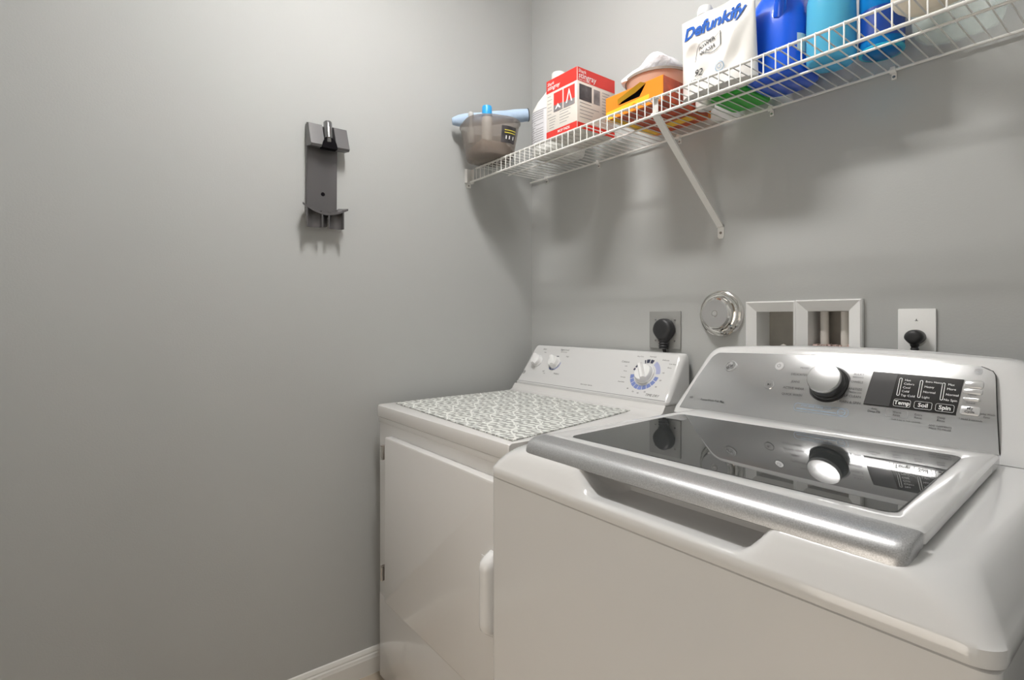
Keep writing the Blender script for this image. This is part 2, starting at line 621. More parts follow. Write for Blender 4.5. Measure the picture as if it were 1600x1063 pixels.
def dryer_knob(u, v, r, a, name='knob'):
    k = MB()
    c = dmap(u, v, .0)
    k.lathe([(r * 1.12, 0), (r * 1.12, .004), (r * 1.02, .006), (r * .98, .016), (r * .9, .019), (r * .2, .019)], c, n=36, ax=NN)
    g = MB()   # raised grip bar across the knob
    d1 = (Vector((1, 0, 0)) * math.cos(a) + VV * math.sin(a))
    d2 = NN.cross(d1)
    pts = []
    for h, w, l in ((.017, .30, 1.0), (.026, .24, .98), (.029, .14, .9)):
        pts.append([c + NN * h + d1 * (sx * r * l) + d2 * (sy * r * w) for sx, sy in ((-1, -1), (1, -1), (1, 1), (-1, 1))])
    g.loft(pts)
    o = obj(name, k, 'knob_plastic', dc, 40)
    obj('grip', g, 'knob_plastic', o, 40)
    return o


dryer_knob(.140, .0965, .0215, 1.9)
dryer_knob(.238, .0965, .0215, 2.2)
dryer_knob(.645, .0875, .0290, 2.15, 'timer_knob')
b = MB()
annulus(b, dmap, .238, .0965, .0255, .0285, -PI * .75, PI * .05)
annulus(b, dmap, .238, .0965, .0255, .0315, -PI * .72, -PI * .6)
for k in range(9):
    a0 = PI * (1.03 + .105 * k)
    annulus(b, dmap, .645, .0875, .039, .0525, a0, a0 + PI * .092, n=5)
obj('dial_print', b, 'ink_blue', dc, 0, 'blue dial markings')
b = MB()
annulus(b, dmap, .645, .0875, .0375, .0525, PI * .03, PI * .34, n=10)
obj('dial_print', b, 'ink_pale_blue', dc, 0, 'pale blue dial markings')
b = MB()
for a0, a1 in ((.40, .48), (.50, .58), (.60, .63), (.80, .86), (.88, .93)):
    annulus(b, dmap, .645, .0875, .039, .0515, PI * a0, PI * a1, n=5)
annulus(b, dmap, .238, .0965, .0255, .0290, PI * .45, PI * .6, n=5)
obj('dial_print', b, 'ink_black_blue', dc, 0, 'black dial markings')
c8 = 'CENTER'
text_mesh([('Start', .150, .150, .0095, c8), ('Push', .160, .136, .006, c8), ('Signal Level', .258, .152, .0095, c8), ('End of Cycle', .258, .143, .006, c8),
           ('High', .286, .126, .0075, c8), ('Off', .196, .058, .008, c8), ('Low', .205, .051, .006, c8), ('Medium', .268, .054, .0085, c8),
           ('Cottons', .553, .1245, .0095, c8), ('Less', .562, .110, .006, c8), ('More', .566, .092, .006, c8), ('Easy Care', .603, .147, .006, c8), ('Automatic', .650, .149, .006, c8),
           ('Delicates', .700, .140, .0065, c8), ('Low Heat', .728, .1285, .006, c8), ('Damp', .722, .116, .006, c8), ('Off', .707, .097, .006, c8),
           ('Wrinkle', .567, .070, .006, c8), ('Dewrinkle', .567, .054, .006, c8), ('80', .602, .034, .007, c8), ('70', .625, .026, .007, c8),
           ('60', .645, .024, .007, c8), ('50', .668, .030, .007, c8), ('40', .700, .050, .007, c8), ('30', .707, .072, .007, c8), ('TIME DRY', .697, .0215, .0110, c8, .3),
           ('Extra Large Capacity', .43, .028, .0062, c8)], 'dial_lettering', 'ink_dark', dmap, dc)
b = MB()
annulus(b, dmap, .0915, .0465, .0055, .0070, n=24)
obj('maker_badge', b, 'ink_dark', dc, 0)
text_mesh([('GE', .0915, .0465, .008, c8, .3, .02)], 'maker_badge_lettering', 'ink_dark', dmap, dc)

# patterned mat lying on the worktop
mb = MB()
cs = [Vector((.090, -.646, 0)), Vector((.742, -.677, 0)), Vector((.647, -.1640, 0)), Vector((.048 + .02, -.142 - .03, 0))]
n1, n2 = 40, 30
ringv = []
for lay in (.8912, .8935):
    for j in range(n2 + 1):
        for i in range(n1 + 1):
            s_, t_ = i / n1, j / n2
            p = (cs[0] * (1 - s_) + cs[1] * s_) * (1 - t_) + (cs[3] * (1 - s_) + cs[2] * s_) * t_
            wob = .0006 * math.sin(s_ * 9 + t_ * 5)
            ringv.append((p.x, p.y, lay + (wob + .0004 if lay > .893 else 0)))
F = []
N = (n1 + 1) * (n2 + 1)
for j in range(n2):
    for i in range(n1):
        a = j * (n1 + 1) + i
        F.append((a + N, a + 1 + N, a + n1 + 2 + N, a + n1 + 1 + N))
        F.append((a, a + n1 + 1, a + n1 + 2, a + 1))
edge = [i for i in range(n1 + 1)] + [j * (n1 + 1) + n1 for j in range(1, n2 + 1)] + [n2 * (n1 + 1) + i for i in range(n1 - 1, -1, -1)] + [j * (n1 + 1) for j in range(n2 - 1, 0, -1)]
for k in range(len(edge)):
    a, c = edge[k], edge[(k + 1) % len(edge)]
    F.append((a, c, c + N, a + N))
mb.add(ringv, F)
tag(obj('dryer_mat', mb, 'mat_damask'), 'grey mat with white damask print lying on top of the dryer', 'mat')

# ------------------------------------------------------------------ washer
WXa, WXb, WYf, WYb = 0.907, 1.586, -0.855, -0.15
wa = thing('washing_machine', 'white top-loading washing machine with silver console and dark glass lid', 'washing machine', ((WXa + WXb) / 2, -.5, 0))
rings = [rr((WXa + WXb) / 2, (WYf + WYb) / 2, (WXb - WXa) / 2 - i, (WYb - WYf) / 2 - i, .014, z, 6) for z, i in ((.03, .002), (.034, 0), (.885, 0), (.8865, .002))]
obj('cabinet', MB().loft(rings), 'white_enamel', wa)
for fx in (WXa + .05, WXb - .05):
    for fy in (WYf + .06, WYb - .06):
        obj('foot', MB().lathe([(.02, 0), (.02, .014), (.01, .016), (.01, .031)], (fx, fy, 0), n=16), 'black_rubber', wa)

# top cover with its handle pocket
NS, NC = 90, 10
PX0, PX1 = 1.122, 1.392


def cover_ring(x0, x1, y0, y1, r, z):
    return rr((x0 + x1) / 2, (y0 + y1) / 2, (x1 - x0) / 2, (y1 - y0) / 2, r, z, NC, NS)


spec = [  # x0, x1, y0, y1, r, z, pocket (dy, dz)
    (WXa - .001, WXb + .002, WYf - .003, WYb, .022, .8885, 0, 0),
    (WXa - .002, WXb + .003, WYf - .004, WYb, .024, .892, 0, 0),
    (WXa - .002, WXb + .003, WYf - .004, WYb, .024, .9035, 0, 0),
    (WXa - .000, WXb + .000, WYf - .002, WYb, .026, .9065, 0, 0),
    (WXa + .004, WXb - .004, WYf + .003, WYb, .028, .9150, .000, -.0065),
    (WXa + .011, WXb - .011, WYf + .009, WYb, .034, .9250, -.003, -.0160),
    (WXa + .021, WXb - .0185, WYf + .0155, WYb, .042, .9340, .000, -.0250),
    (WXa + .032, WXb - .0245, WYf + .022, WYb, .050, .9400, .010, -.0325),
    (WXa + .046, WXb - .0305, WYf + .030, WYb, .055, .9432, .024, -.038),
    (WXa + .062, WXb - .038, WYf + .038, WYb, .056, .9442, .036, -.034),
    (WXa + .078, WXb - .074, WYf + .060, WYb, .030, .9442, .024, -.012),
    (WXa + .084, WXb - .080, WYf + .090, -.335, .030, .9440, .0, .0),
]
rings = []
for x0, x1, y0, y1, r, z, dy, dz in spec:
    ring = cover_ring(x0, x1, y0, y1, r, z)
    out = []
    for p in ring:
        w = smoothstep(1.106, 1.150, p.x) * (1 - smoothstep(1.366, 1.402, p.x)) if p.y < -.75 else 0
        out.append(Vector((p.x, p.y + dy * w, p.z + dz * w)))
    rings.append(out)
cover = obj('top_cover', MB().loft(rings, c0=True, c1=True), 'white_enamel', wa, 50)

# lid: white frame, dark glass, silver front strip
LZ = .9625
lid_pts_o = [(.974, -.790), (1.520, -.790), (1.497, -.340), (.984, -.340)]


def quad_ring(p, ins, r, z, nc=6):
    """rounded quadrilateral ring"""
    P = [Vector((a, c_)) for a, c_ in p]
    cen = sum(P, Vector((0, 0))) / 4
    out = []
    Q = []
    for i in range(4):
        a, b_, c_ = P[i - 1], P[i], P[(i + 1) % 4]
        e1 = (b_ - a).normalized(); e2 = (c_ - b_).normalized()
        n1_ = Vector((-e1.y, e1.x)); n2_ = Vector((-e2.y, e2.x))
        bis = (n1_ + n2_) / (1 + n1_.dot(n2_))
        Q.append(b_ + bis * ins)
    for i in range(4):
        a, b_, c_ = Q[i - 1], Q[i], Q[(i + 1) % 4]
        d1 = (a - b_).normalized(); d2 = (c_ - b_).normalized()
        ang = math.acos(max(-1, min(1, d1.dot(d2))))
        tl = r / math.tan(ang / 2)
        s0, s1 = b_ + d1 * tl, b_ + d2 * tl
        ctr = b_ + (d1 + d2).normalized() * (r / math.sin(ang / 2))
        a0 = math.atan2(s0.y - ctr.y, s0.x - ctr.x); a1 = math.atan2(s1.y - ctr.y, s1.x - ctr.x)
        while a1 < a0: a1 += 2 * PI
        for k in range(nc + 1):
            t_ = a0 + (a1 - a0) * k / nc
            out.append(Vector((ctr.x + r * math.cos(t_), ctr.y + r * math.sin(t_), z)))
    return out


gl = [(1.013, -.764), (1.487, -.752), (1.466, -.400), (1.000, -.424)]
fr = MB()
fr.loft([quad_ring(lid_pts_o, .004, .012, .9455), quad_ring(lid_pts_o, 0, .014, .948), quad_ring(lid_pts_o, 0, .014, LZ - .004), quad_ring(lid_pts_o, .0025, .013, LZ - .001),
         quad_ring(lid_pts_o, .006, .011, LZ), quad_ring(gl, -.004, .018, LZ), quad_ring(gl, .0, .015, LZ - .0018), quad_ring(gl, .003, .013, LZ - .003)])
lid = obj('lid', fr, 'white_enamel', wa, 35)
g = MB().loft([quad_ring(gl, .0005, .014, LZ - .0028), quad_ring(gl, .0005, .014, LZ - .0012), quad_ring(gl, .0015, .013, LZ - .0006)])
obj('lid_glass', g, 'glass_lid', lid, 12)
# silver strip: rolled profile running along x, rounded ends
st = MB()
prof = [(-.7885, LZ + .0006), (-.791, LZ + .0012), (-.800, LZ + .0004), (-.811, LZ - .0010), (-.820, LZ - .0030), (-.8265, LZ - .0065), (-.8315, LZ - .0125), (-.8338, LZ - .0185), (-.8345, LZ - .0235), (-.8325, LZ - .0250), (-.800, LZ - .0165), (-.7885, LZ - .0162)]
secs = []
for x, k in [(.9740, 0), (.9745, .35), (.976, .6), (.979, .8), (.984, .94), (.990, 1)] + [(.990 + (1.507 - .990) * i / 12, 1) for i in range(1, 12)] + [(1.507, 1), (1.512, .94), (1.516, .8), (1.518, .6), (1.5195, .35), (1.520, 0)]:
    sec = []
    for y, z in prof:
        yy = -.7885 + (y + .7885) * (.72 + .28 * k)
        zz = LZ - .008 + (z - LZ + .008) * (.78 + .22 * k)
        sec.append(Vector((x, yy, zz)))
    secs.append(sec)
st.loft(secs)
obj('silver_strip', st, 'silver_paint', lid, 50, 'silver front grip strip')

# console
P1 = Vector((0, -.327, .957)); V1 = Vector((0, .077, .133)); L1 = V1.length; V1 = V1 / L1; N1 = Vector((0, -.133, .077)).normalized()
BUL = .006


def arch(x):
    return max(0, 1 - ((x - 1.235) / .30) ** 2)


def wmap(u, v, off=.0022):
    p = P1 + V1 * (v * (1 + .055 * arch(u))) + N1 * (off + BUL * math.sin(PI * max(0, min(1, v / .16))))
    return Vector((u, p.y, p.z))


rings = []
for z, xa, xb, yf, yb, r, ar in ((.9448, .910, 1.583, -.334, -.152, .02, 0), (.9555, .9105, 1.5825, -.3285, -.152, .02, 0), (.960, .9115, 1.581, -.3253, -.152, .02, 0),
                                 (.98, .917, 1.572, -.3137, -.152, .025, .1), (1.00, .9225, 1.563, -.3021, -.152, .03, .25), (1.02, .928, 1.554, -.2905, -.152, .033, .4),
                                 (1.04, .934, 1.545, -.279, -.152, .036, .55), (1.055, .9385, 1.538, -.2703, -.153, .036, .7), (1.068, .9435, 1.531, -.2628, -.156, .036, .8), (1.078, .949, 1.524, -.257, -.160, .034, .9),
                                 (1.085, .955, 1.517, -.252, -.165, .032, 1), (1.0895, .961, 1.510, -.2475, -.170, .030, 1), (1.0925, .969, 1.501, -.241, -.178, .026, 1), (1.0938, .980, 1.490, -.232, -.187, .02, 1)):
    ring = rr((xa + xb) / 2, (yf + yb) / 2, (xb - xa) / 2, (yb - yf) / 2, r, z, 8, 24)
    rings.append([Vector((p.x, p.y + (.0048 * arch(p.x) * ar if p.y < -.2 else 0), p.z + .0125 * arch(p.x) * ar)) for p in ring])
wc = obj('console', MB().loft(rings), 'white_enamel', wa, 50)


# silver fascia on the console: grid clipped to a rounded trapezoid
def fascia_x(v, L=True):
    t_ = v / .143
    xl = .9306 + (.9800 - .9306) * t_
    xr = 1.493 + (1.476 - 1.493) * t_
    rc = .018
    if v > .143 - rc:
        k = (v - (.143 - rc)) / rc
        ins = rc * (1 - math.sqrt(max(0, 1 - k * k)))
        xl += ins * .7
        xr -= ins
    return xl, xr


fa = MB()
vsn = [.143 * i / 24 for i in range(20)] + [.143 - .018 * (1 - math.sin(PI / 2 * k / 8)) for k in range(1, 9)]
vsn = sorted(set([round(v, 5) for v in vsn]))
nx = 48
grid = []
for v in vsn:
    xl, xr = fascia_x(v)
    for i in range(nx + 1):
        grid.append(wmap(xl + (xr - xl) * i / nx, v, .0016))
fs = []
for j in range(len(vsn) - 1):
    for i in range(nx):
        a = j * (nx + 1) + i
        fs.append((a, a + 1, a + nx + 2, a + nx + 1))
# skirt so the plate has thickness
be = [i for i in range(nx + 1)] + [j * (nx + 1) + nx for j in range(1, len(vsn))] + [(len(vsn) - 1) * (nx + 1) + i for i in range(nx - 1, -1, -1)] + [j * (nx + 1) for j in range(len(vsn) - 2, 0, -1)]
o_ = len(grid)
for i in be:
    p = Vector(grid[i]) - N1 * .009
    grid.append(p)
for k in range(len(be)):
    fs.append((be[k], be[(k + 1) % len(be)], o_ + (k + 1) % len(be), o_ + k))
fa.add(grid, fs)
fascia = obj('fascia', fa, 'silver_panel', wc, 50, 'silver control fascia')
# dark seam under the fascia
b = MB()
b.tube([wmap(.927, -.0022, -.001), wmap(1.2, -.0022, -.001), wmap(1.4945, -.0022, -.001)] + [wmap(fascia_x(.143 * k / 20)[1] + .0006, .143 * k / 20, .0012) for k in range(1, 21)], [.0013, .0013, .0013] + [.0008] * 20, 6)
obj('seam', b, 'dark_gap', wc)
# big knob
c = wmap(1.238, .085, .0)
kb = MB().lathe([(.0350, 0), (.0350, .003), (.0335, .005), (.032, .006), (.0305, .0215), (.0300, .0225)], c, n=56, ax=N1)
kn = obj('cycle_knob', kb, 'black_gloss', wc, 40, 'black knob skirt')
kb = MB().lathe([(.0300, .0222), (.0305, .0235), (.0303, .0265), (.0285, .0290), (.0260, .0293), (.015, .0303), (.0, .0307)], c, n=56, ax=N1)
obj('knob_cap', kb, 'brushed_metal', kn, 25, 'silver knob cap')
b = MB().lathe([(.0385, 0), (.0385, .0012), (.0350, .0016), (.0350, 0)], c, n=48, ax=N1)
obj('knob_ring', b, 'ink_dark', kn, 30)
# display window and touch keys
b = MB()
dw = [(1.3040, .0535), (1.3435, .0540), (1.3490, .1085), (1.3085, .1095)]
fn2 = lambda u, v: wmap(u, v, .0026)
fn3 = lambda u, v: wmap(u, v, .0032)
fn4 = lambda u, v: wmap(u, v, .0036)


def qgrid(mb, q, fn, n=8):
    vs, ff = [], []
    for j in range(n + 1):
        for i in range(n + 1):
            s_, t_ = i / n, j / n
            u = (q[0][0] * (1 - s_) + q[1][0] * s_) * (1 - t_) + (q[3][0] * (1 - s_) + q[2][0] * s_) * t_
            v = (q[0][1] * (1 - s_) + q[1][1] * s_) * (1 - t_) + (q[3][1] * (1 - s_) + q[2][1] * s_) * t_
            vs.append(fn(u, v))
    for j in range(n):
        for i in range(n):
            a = j * (n + 1) + i
            ff.append((a, a + 1, a + n + 2, a + n + 1))
    mb.add(vs, ff)


qgrid(b, [(1.3035, .0525), (1.4360, .0525), (1.4400, .1155), (1.3085, .1165)], fn2)
dsp = obj('display_panel', b, 'black_gloss', wc, 50)
b = MB()
qgrid(b, [(1.3045, .0538), (1.3435, .0538), (1.3475, .1140), (1.3095, .1150)], fn3)
obj('display_window', b, 'window_gray', dsp, 50)
b = MB()
for u, t0 in ((1.3535, .108), (1.3838, .107), (1.4148, .106)):
    rframe(b, fn4, u - .0022, u + .0022, .0745, t0, .0021, .0009)
for u in (1.3615, 1.3915, 1.4210):
    rframe(b, fn4, u - .0125, u + .0125, .0555, .0685, .003, .0005)
obj('touch_bars', b, 'ink_white', dsp, 0, 'white touch bar outlines')
text_mesh([('Temp', 1.3615, .0620, .0098, c8, 0, .02), ('Soil', 1.3915, .0620, .0098, c8, 0, .02), ('Spin', 1.4210, .0620, .0098, c8, 0, .02),
           ('Hot', 1.3595, .1045, .0055), ('Colors', 1.3590, .0975, .0055), ('Cool', 1.3585, .0905, .0055), ('Cold', 1.3580, .0835, .0055), ('Tap Cold', 1.3575, .0760, .0055),
           ('Extra Heavy', 1.3895, .1050, .0046), ('Heavy', 1.3890, .0955, .0055), ('Normal', 1.3885, .0860, .0055), ('Light', 1.3880, .0765, .0055),
           ('Max', 1.4205, .1035, .0052), ('More', 1.4200, .0955, .0055), ('Normal', 1.4195, .0855, .0055), ('No Spin', 1.4180, .0760, .0055)],
          'display_lettering', 'ink_white', fn4, dsp)
text_mesh([('MIXED', 1.1960, .1135, .0058, 'RIGHT'), ('DELICATES', 1.1955, .0985, .0064, 'RIGHT'), ('JEANS', 1.1850, .0830, .0062, 'RIGHT'), ('ACTIVE WEAR', 1.1965, .0690, .0064, 'RIGHT'), ('QUICK WASH', 1.1960, .0560, .0064, 'RIGHT'),
           ('BULKY', 1.2950, .1085, .0058, 'RIGHT'), ('BEDDING', 1.2950, .1025, .0042, 'RIGHT'), ('TOWELS', 1.2960, .0930, .0062, 'RIGHT'), ('SANITIZE', 1.2970, .0790, .0062, 'RIGHT'), ('WITH OXI', 1.2970, .0725, .0042, 'RIGHT'),
           ('SELF CLEAN', 1.2975, .0650, .0064, 'RIGHT'), ('DRAIN & SPIN', 1.2990, .0535, .0064, 'RIGHT'),
           ('HE', .9560, .0260, .0060, c8), ('PowerWash Tub Plus', .9800, .0240, .0066), ('Auto', 1.3215, .0470, .0045, c8), ('Deep Fill', 1.3215, .0420, .0055, c8),
           ('Warm', 1.3560, .0455, .0050, c8), ('Rinse', 1.3560, .0405, .0050, c8), ('Extra', 1.3870, .0455, .0050, c8), ('Rinse', 1.3870, .0405, .0050, c8), ('Deep', 1.4180, .0455, .0050, c8), ('Rinse', 1.4180, .0405, .0050, c8),
           ('- Hold 3 sec to lock controls -', 1.3700, .0330, .0038, c8), ('ADD GARMENTS', 1.4180, .0310, .0040, c8), ('PRESS TO PAUSE', 1.4180, .0265, .0040, c8),
           ('Fabric', 1.4530, .0905, .0045, c8), ('Softener', 1.4530, .0855, .0045, c8), ('Sound', 1.4525, .0760, .0045, c8),
           ('Delay Wash', 1.4740, .0600, .0040, c8), ('Time', 1.4740, .0550, .0040, c8), ('* Hold 3 seconds', 1.4550, .0480, .0042, c8)],
          'fascia_lettering', 'ink_dark', wmap, fascia)
b = MB()
rect(b, wmap, 1.1900, 1.2620, .0300, .0312)
rframe(b, wmap, 1.1850, 1.2820, .0255, .0410, .006, .0006)
annulus(b, wmap, 1.2700, .0332, .0062, .0070, n=24, ev=.9)
obj('blue_print', b, 'ink_sky', fascia, 0)
text_mesh([('STAIN SENSE WATER SAVER', 1.2250, .0370, .0044, c8), ('2x Care', 1.2700, .0332, .0038, c8)], 'blue_lettering', 'ink_sky', wmap, fascia)
b = MB()
rframe(b, wmap, 1.3400, 1.3720, .0365, .0500, .003, .0005)
rframe(b, wmap, .9510, .9620, .0215, .0310, .003, .0005)
obj('printed_frame', b, 'ink_gray', fascia, 0)


def disc_key(name, u, v, r, m, h=.0015, ev=1.0):
    k = MB()
    cc = wmap(u, v, .0)
    k.lathe([(r, .0005), (r, h + .001), (r * .9, h + .0016), (r * .85, h + .001), (0, h + .001)], cc, n=32, ax=N1)
    return obj(name, k, m, wc, 40)


pw = disc_key('power_button', 1.1360, .1150, .0095, 'silver_button')
sb_ = disc_key('start_button', 1.1260, .0720, .0105, 'silver_panel')
b = MB()
flat(b, lambda u, v: wmap(u, v, .0042), [(1.1235, .0690), (1.1285, .0718), (1.1235, .0746)])
rect(b, lambda u, v: wmap(u, v, .0042), 1.1295, 1.1303, .0695, .0741, 1)
obj('start_mark', b, 'ink_dark', sb_, 0)
b = MB()
annulus(b, lambda u, v: wmap(u, v, .0042), 1.1360, .1150, .003, .0038, PI * .65, PI * 2.35)
rect(b, lambda u, v: wmap(u, v, .0042), 1.1356, 1.1364, .1150, .1195, 1)
obj('power_mark', b, 'ink_dark', pw, 0)
for v, hh in ((.1090, .0062), (.0965, .0048), (.0825, .0030), (.0630, .0075)):
    k = MB()
    w_ = .0125 if hh > .004 else .011

    def ringk(off, ins):
        q = rr(1.4530, v, w_ - ins, hh - ins, .003, 0, 5)
        return [wmap(p.x, p.y, off) for p in q]
    k.loft([ringk(.0010, 0), ringk(.0026, 0), ringk(.0036, .0012)])
    kb_ = obj('side_button', k, 'silver_button', wc, 40)
    if v == .0630:
        text_mesh([('My', 1.4530, .0660, .0066, c8, 0, .01), ('Cycle', 1.4530, .0602, .0056, c8, 0, .01)], 'button_lettering', 'ink_dark', lambda u_, v_: wmap(u_, v_, .0040), kb_)
# maker's round badge
cc = wmap(1.0300, .1085, .0)
bd = MB().lathe([(.0135, .001), (.0135, .0030), (.0125, .0042), (.0115, .0042), (.0110, .0034), (0, .0034)], cc, n=40, ax=N1)
bd = obj('maker_badge', bd, 'silver_button', wc, 40)
b = MB()
fb = lambda u, v: wmap(u, v, .0060)
annulus(b, fb, 1.0300, .1085, .0098, .0106, n=32)
for k in range(4):
    a = PI / 4 + k * PI / 2
    annulus(b, fb, 1.0300 + .0062 * math.cos(a), .1085 + .0062 * math.sin(a), .0020, .0028, a - 1.9, a + 1.9, n=12)
obj('badge_ring', b, 'ink_dark', bd, 0)
text_mesh([('ge', 1.0300, .1088, .0135, c8, .35, .01)], 'badge_lettering', 'ink_dark', fb, bd)
# small award seal at the right end
b = MB()
annulus(b, wmap, 1.4560, .1330, .0045, .0055, n=24)
annulus(b, wmap, 1.4560, .1330, .0012, .0022, n=16)
obj('seal_print', b, 'ink_gray', fascia, 0)

# ------------------------------------------------------------------ wall fittings on the back wall
ou = thing('power_outlet', 'square grey metal outlet plate on the wall behind the dryer', 'outlet', (.6515, 0, 1.128), )
obj('plate', MB().box(.5937, .7092, -.0065, -.0002, 1.0707, 1.1866, .002), 'plate_gray', ou)
obj('socket', MB().lathe([(.028, .0062), (.028, .009), (.026, .010), (0, .010)], (.660, 0, 1.128), 'y'), 'black_rubber', ou)
for x, z in ((.618, 1.160), (.690, 1.160), (.618, 1.095), (.690, 1.095)):
    obj('screw', MB().lathe([(.003, .006), (.003, .0075), (.0, .008)], (x, 0, z), 'y', 10), 'brushed_metal', ou)


def cord_plug(name, label, cx, cz, rx, rz, cord):
    t = thing(name, label, 'plug', (cx, -.03, cz))
    p = MB()
    rings = []
    for y, k in ((-.0105, .9), (-.013, 1), (-.030, 1), (-.036, .93), (-.039, .75), (-.040, .4)):
        ring = []
        for i in range(32):
            a = 2 * PI * i / 32
            zz = math.sin(a)
            wx = rx * (1 - .28 * smoothstep(0, 1, -zz))
            ring.append(Vector((cx + wx * k * math.cos(a), y, cz + rz * k * zz)))
        rings.append(ring)
    p.loft(rings)
    obj('plug_body', p, 'black_rubber', t, 50)
    q = MB()
    z0 = cz - rz * .8
    path = [(cx, -.025, z0)]
    rad = [rx * .48]
    for i in range(7):
        path.append((cx, -.025, z0 - .004 - i * .004)); rad.append(rx * (.36 if i % 2 else .46))
    obj('strain_relief', MB().tube(path, rad, 14), 'black_rubber', t, 40)
    obj('cord', MB().tube([(cx, -.025, z0 - .02)] + cord, .0055, 12), 'black_rubber', t)
    return t


cord_plug('dryer_plug', 'round black power plug in the grey outlet plate behind the dryer', .6615, 1.128, .034, .036, [(.6615, -.018, 1.06), (.660, -.010, 1.00), (.66, -.0085, .8), (.66, -.0085, .3)])
# vent cover
vc = thing('dryer_vent_cover', 'round chrome duct cover on the wall between outlet and valve box', 'vent cover', (.842, 0, 1.178))
obj('flange', MB().lathe([(.067, .0002), (.067, .004), (.064, .010), (.0615, .0115), (.0595, .0095), (.0570, .0095), (.0555, .013), (.052, .020), (.049, .021), (.046, .0185), (.030, .018), (.0, .018)], (.842, 0, 1.178), 'y', 64), 'chrome', vc, 25)
cap = obj('cap', MB().lathe([(.046, .0175), (.0465, .0275), (.0445, .033), (.0405, .0365), (.0385, .0370)], (.842, 0, 1.178), 'y', 64), 'chrome', vc, 25)
obj('cap_face', MB().lathe([(.0395, .0362), (.0385, .0373), (.010, .0376), (.0095, .0360), (.0065, .0360), (.0060, .0388), (.0035, .0394), (.0, .0380)], (.842, 0, 1.178), 'y', 64), 'brushed_face', cap, 25, 'matt centre disc')
for a in (-.75, -1.35):
    x, z = .842 + .054 * math.cos(a), 1.178 + .054 * math.sin(a)
    obj('latch', MB().lathe([(.007, .012), (.007, .025), (.004, .029), (0, .0295)], (x, 0, z), 'y', 18), 'chrome', vc, 30)

# valve box set in the wall
vb = thing('laundry_valve_box', 'white recessed plastic valve box with two openings behind the washer', 'valve box', (1.06, 0, 1.1))
R = MB()


def bez(mb, x0, x1, z0, z1, ox0, ox1, oz0, oz1):
    """picture-frame moulding: outer x0..x1,z0..z1, opening ox0..ox1,oz0..oz1"""
    def loop(a, b_, c_, d, y):
        return [Vector((a, y, c_)), Vector((b_, y, c_)), Vector((b_, y, d)), Vector((a, y, d))]
    mb.loft([loop(x0, x1, z0, z1, -.0002), loop(x0, x1, z0, z1, -.012), loop(x0 + .003, x1 - .003, z0 + .003, z1 - .003, -.0155), loop(ox0 - .004, ox1 + .004, oz0 - .004, oz1 + .004, -.0035), loop(ox0, ox1, oz0, oz1, -.001), loop(ox0, ox1, oz0, oz1, .070)], c0=False, c1=False)


fl = MB()
bez(fl, .9199, 1.0505, .998, 1.2096, R0x + .0005, R1x - .0005, RZ0 + .0005, RZ1 - .0005)
obj('box_frame', fl, 'white_plastic', vb, 20)
fl = MB()
bez(fl, 1.0515, 1.1996, .998, 1.2105, R2x + .0005, R3x - .0005, RZ0 + .0005, RZ1 - .0005)
obj('box_frame', fl, 'white_plastic', vb, 20)
obj('box_interior', MB().box(R0x - .006, R1x + .006, .070, .074, RZ0 - .005, RZ1 + .005), 'recess_gray', vb, 0)
obj('box_interior', MB().box(R2x - .006, R3x + .006, .070, .074, RZ0 - .005, RZ1 + .005), 'recess_gray', vb, 0)
for x in (1.0985, 1.1455):
    obj('pipe', MB().tube([(x, .040, RZ0 + .001), (x, .040, RZ1 - .001)], .0098, 20), 'pipe_white', vb)
    obj('pipe_fitting', MB().lathe([(.013, 0), (.013, .02), (.0125, .024), (.0105, .026)], (x, .040, 1.060), n=20), 'pipe_white', vb)
obj('drain_fitting', MB().lathe([(.026, 0), (.028, .030), (.022, .048), (.014, .058), (.0, .066)], (.997, .038, RZ0 + .001), n=24), 'pipe_white', vb)
hd = MB()
for k in range(60):
    x = random.uniform(R2x + .003, R3x - .003); y = random.uniform(.004, .06); z = 1.092 + random.uniform(-.006, .006); s_ = random.uniform(.002, .006)
    hd.box(x - s_, x + s_, y - s_, y + s_, z - s_, z + s_ * .7)
hd.box(R2x + .0006, R3x - .0006, .002, .069, RZ0 + .001, 1.088)
obj('broken_plaster', hd, 'plaster_debris', vb, 0, 'crumbling reddish plaster at the bottom')

op = thing('power_outlet', 'white outlet plate on the wall behind the right side of the washer', 'outlet', (1.3018, 0, 1.128))
obj('plate', MB().box(1.2674, 1.3362, -.006, -.0002, 1.0707, 1.1857, .0022), 'white_plastic', op)
for cz in (1.128,):
    obj('socket', MB().lathe([(.0185, .0058), (.0185, .0075), (.017, .0085), (0, .0085)], (1.3018, 0, 1.122), 'y'), 'trim_paint', op)
b = MB().box(1.3010, 1.3026, -.0068, -.0058, 1.160, 1.1635)
b.box(1.2990, 1.3046, -.0068, -.0058, 1.1590, 1.1600)
obj('plate_mark', b, 'ink_gray', op, 0)
cord_plug('washer_plug', 'small black power plug in the white outlet plate behind the washer', 1.3038, 1.124, .0175, .0165, [(1.3038, -.020, 1.075), (1.304, -.012, 1.02), (1.304, -.0085, .8), (1.304, -.0085, .3)])

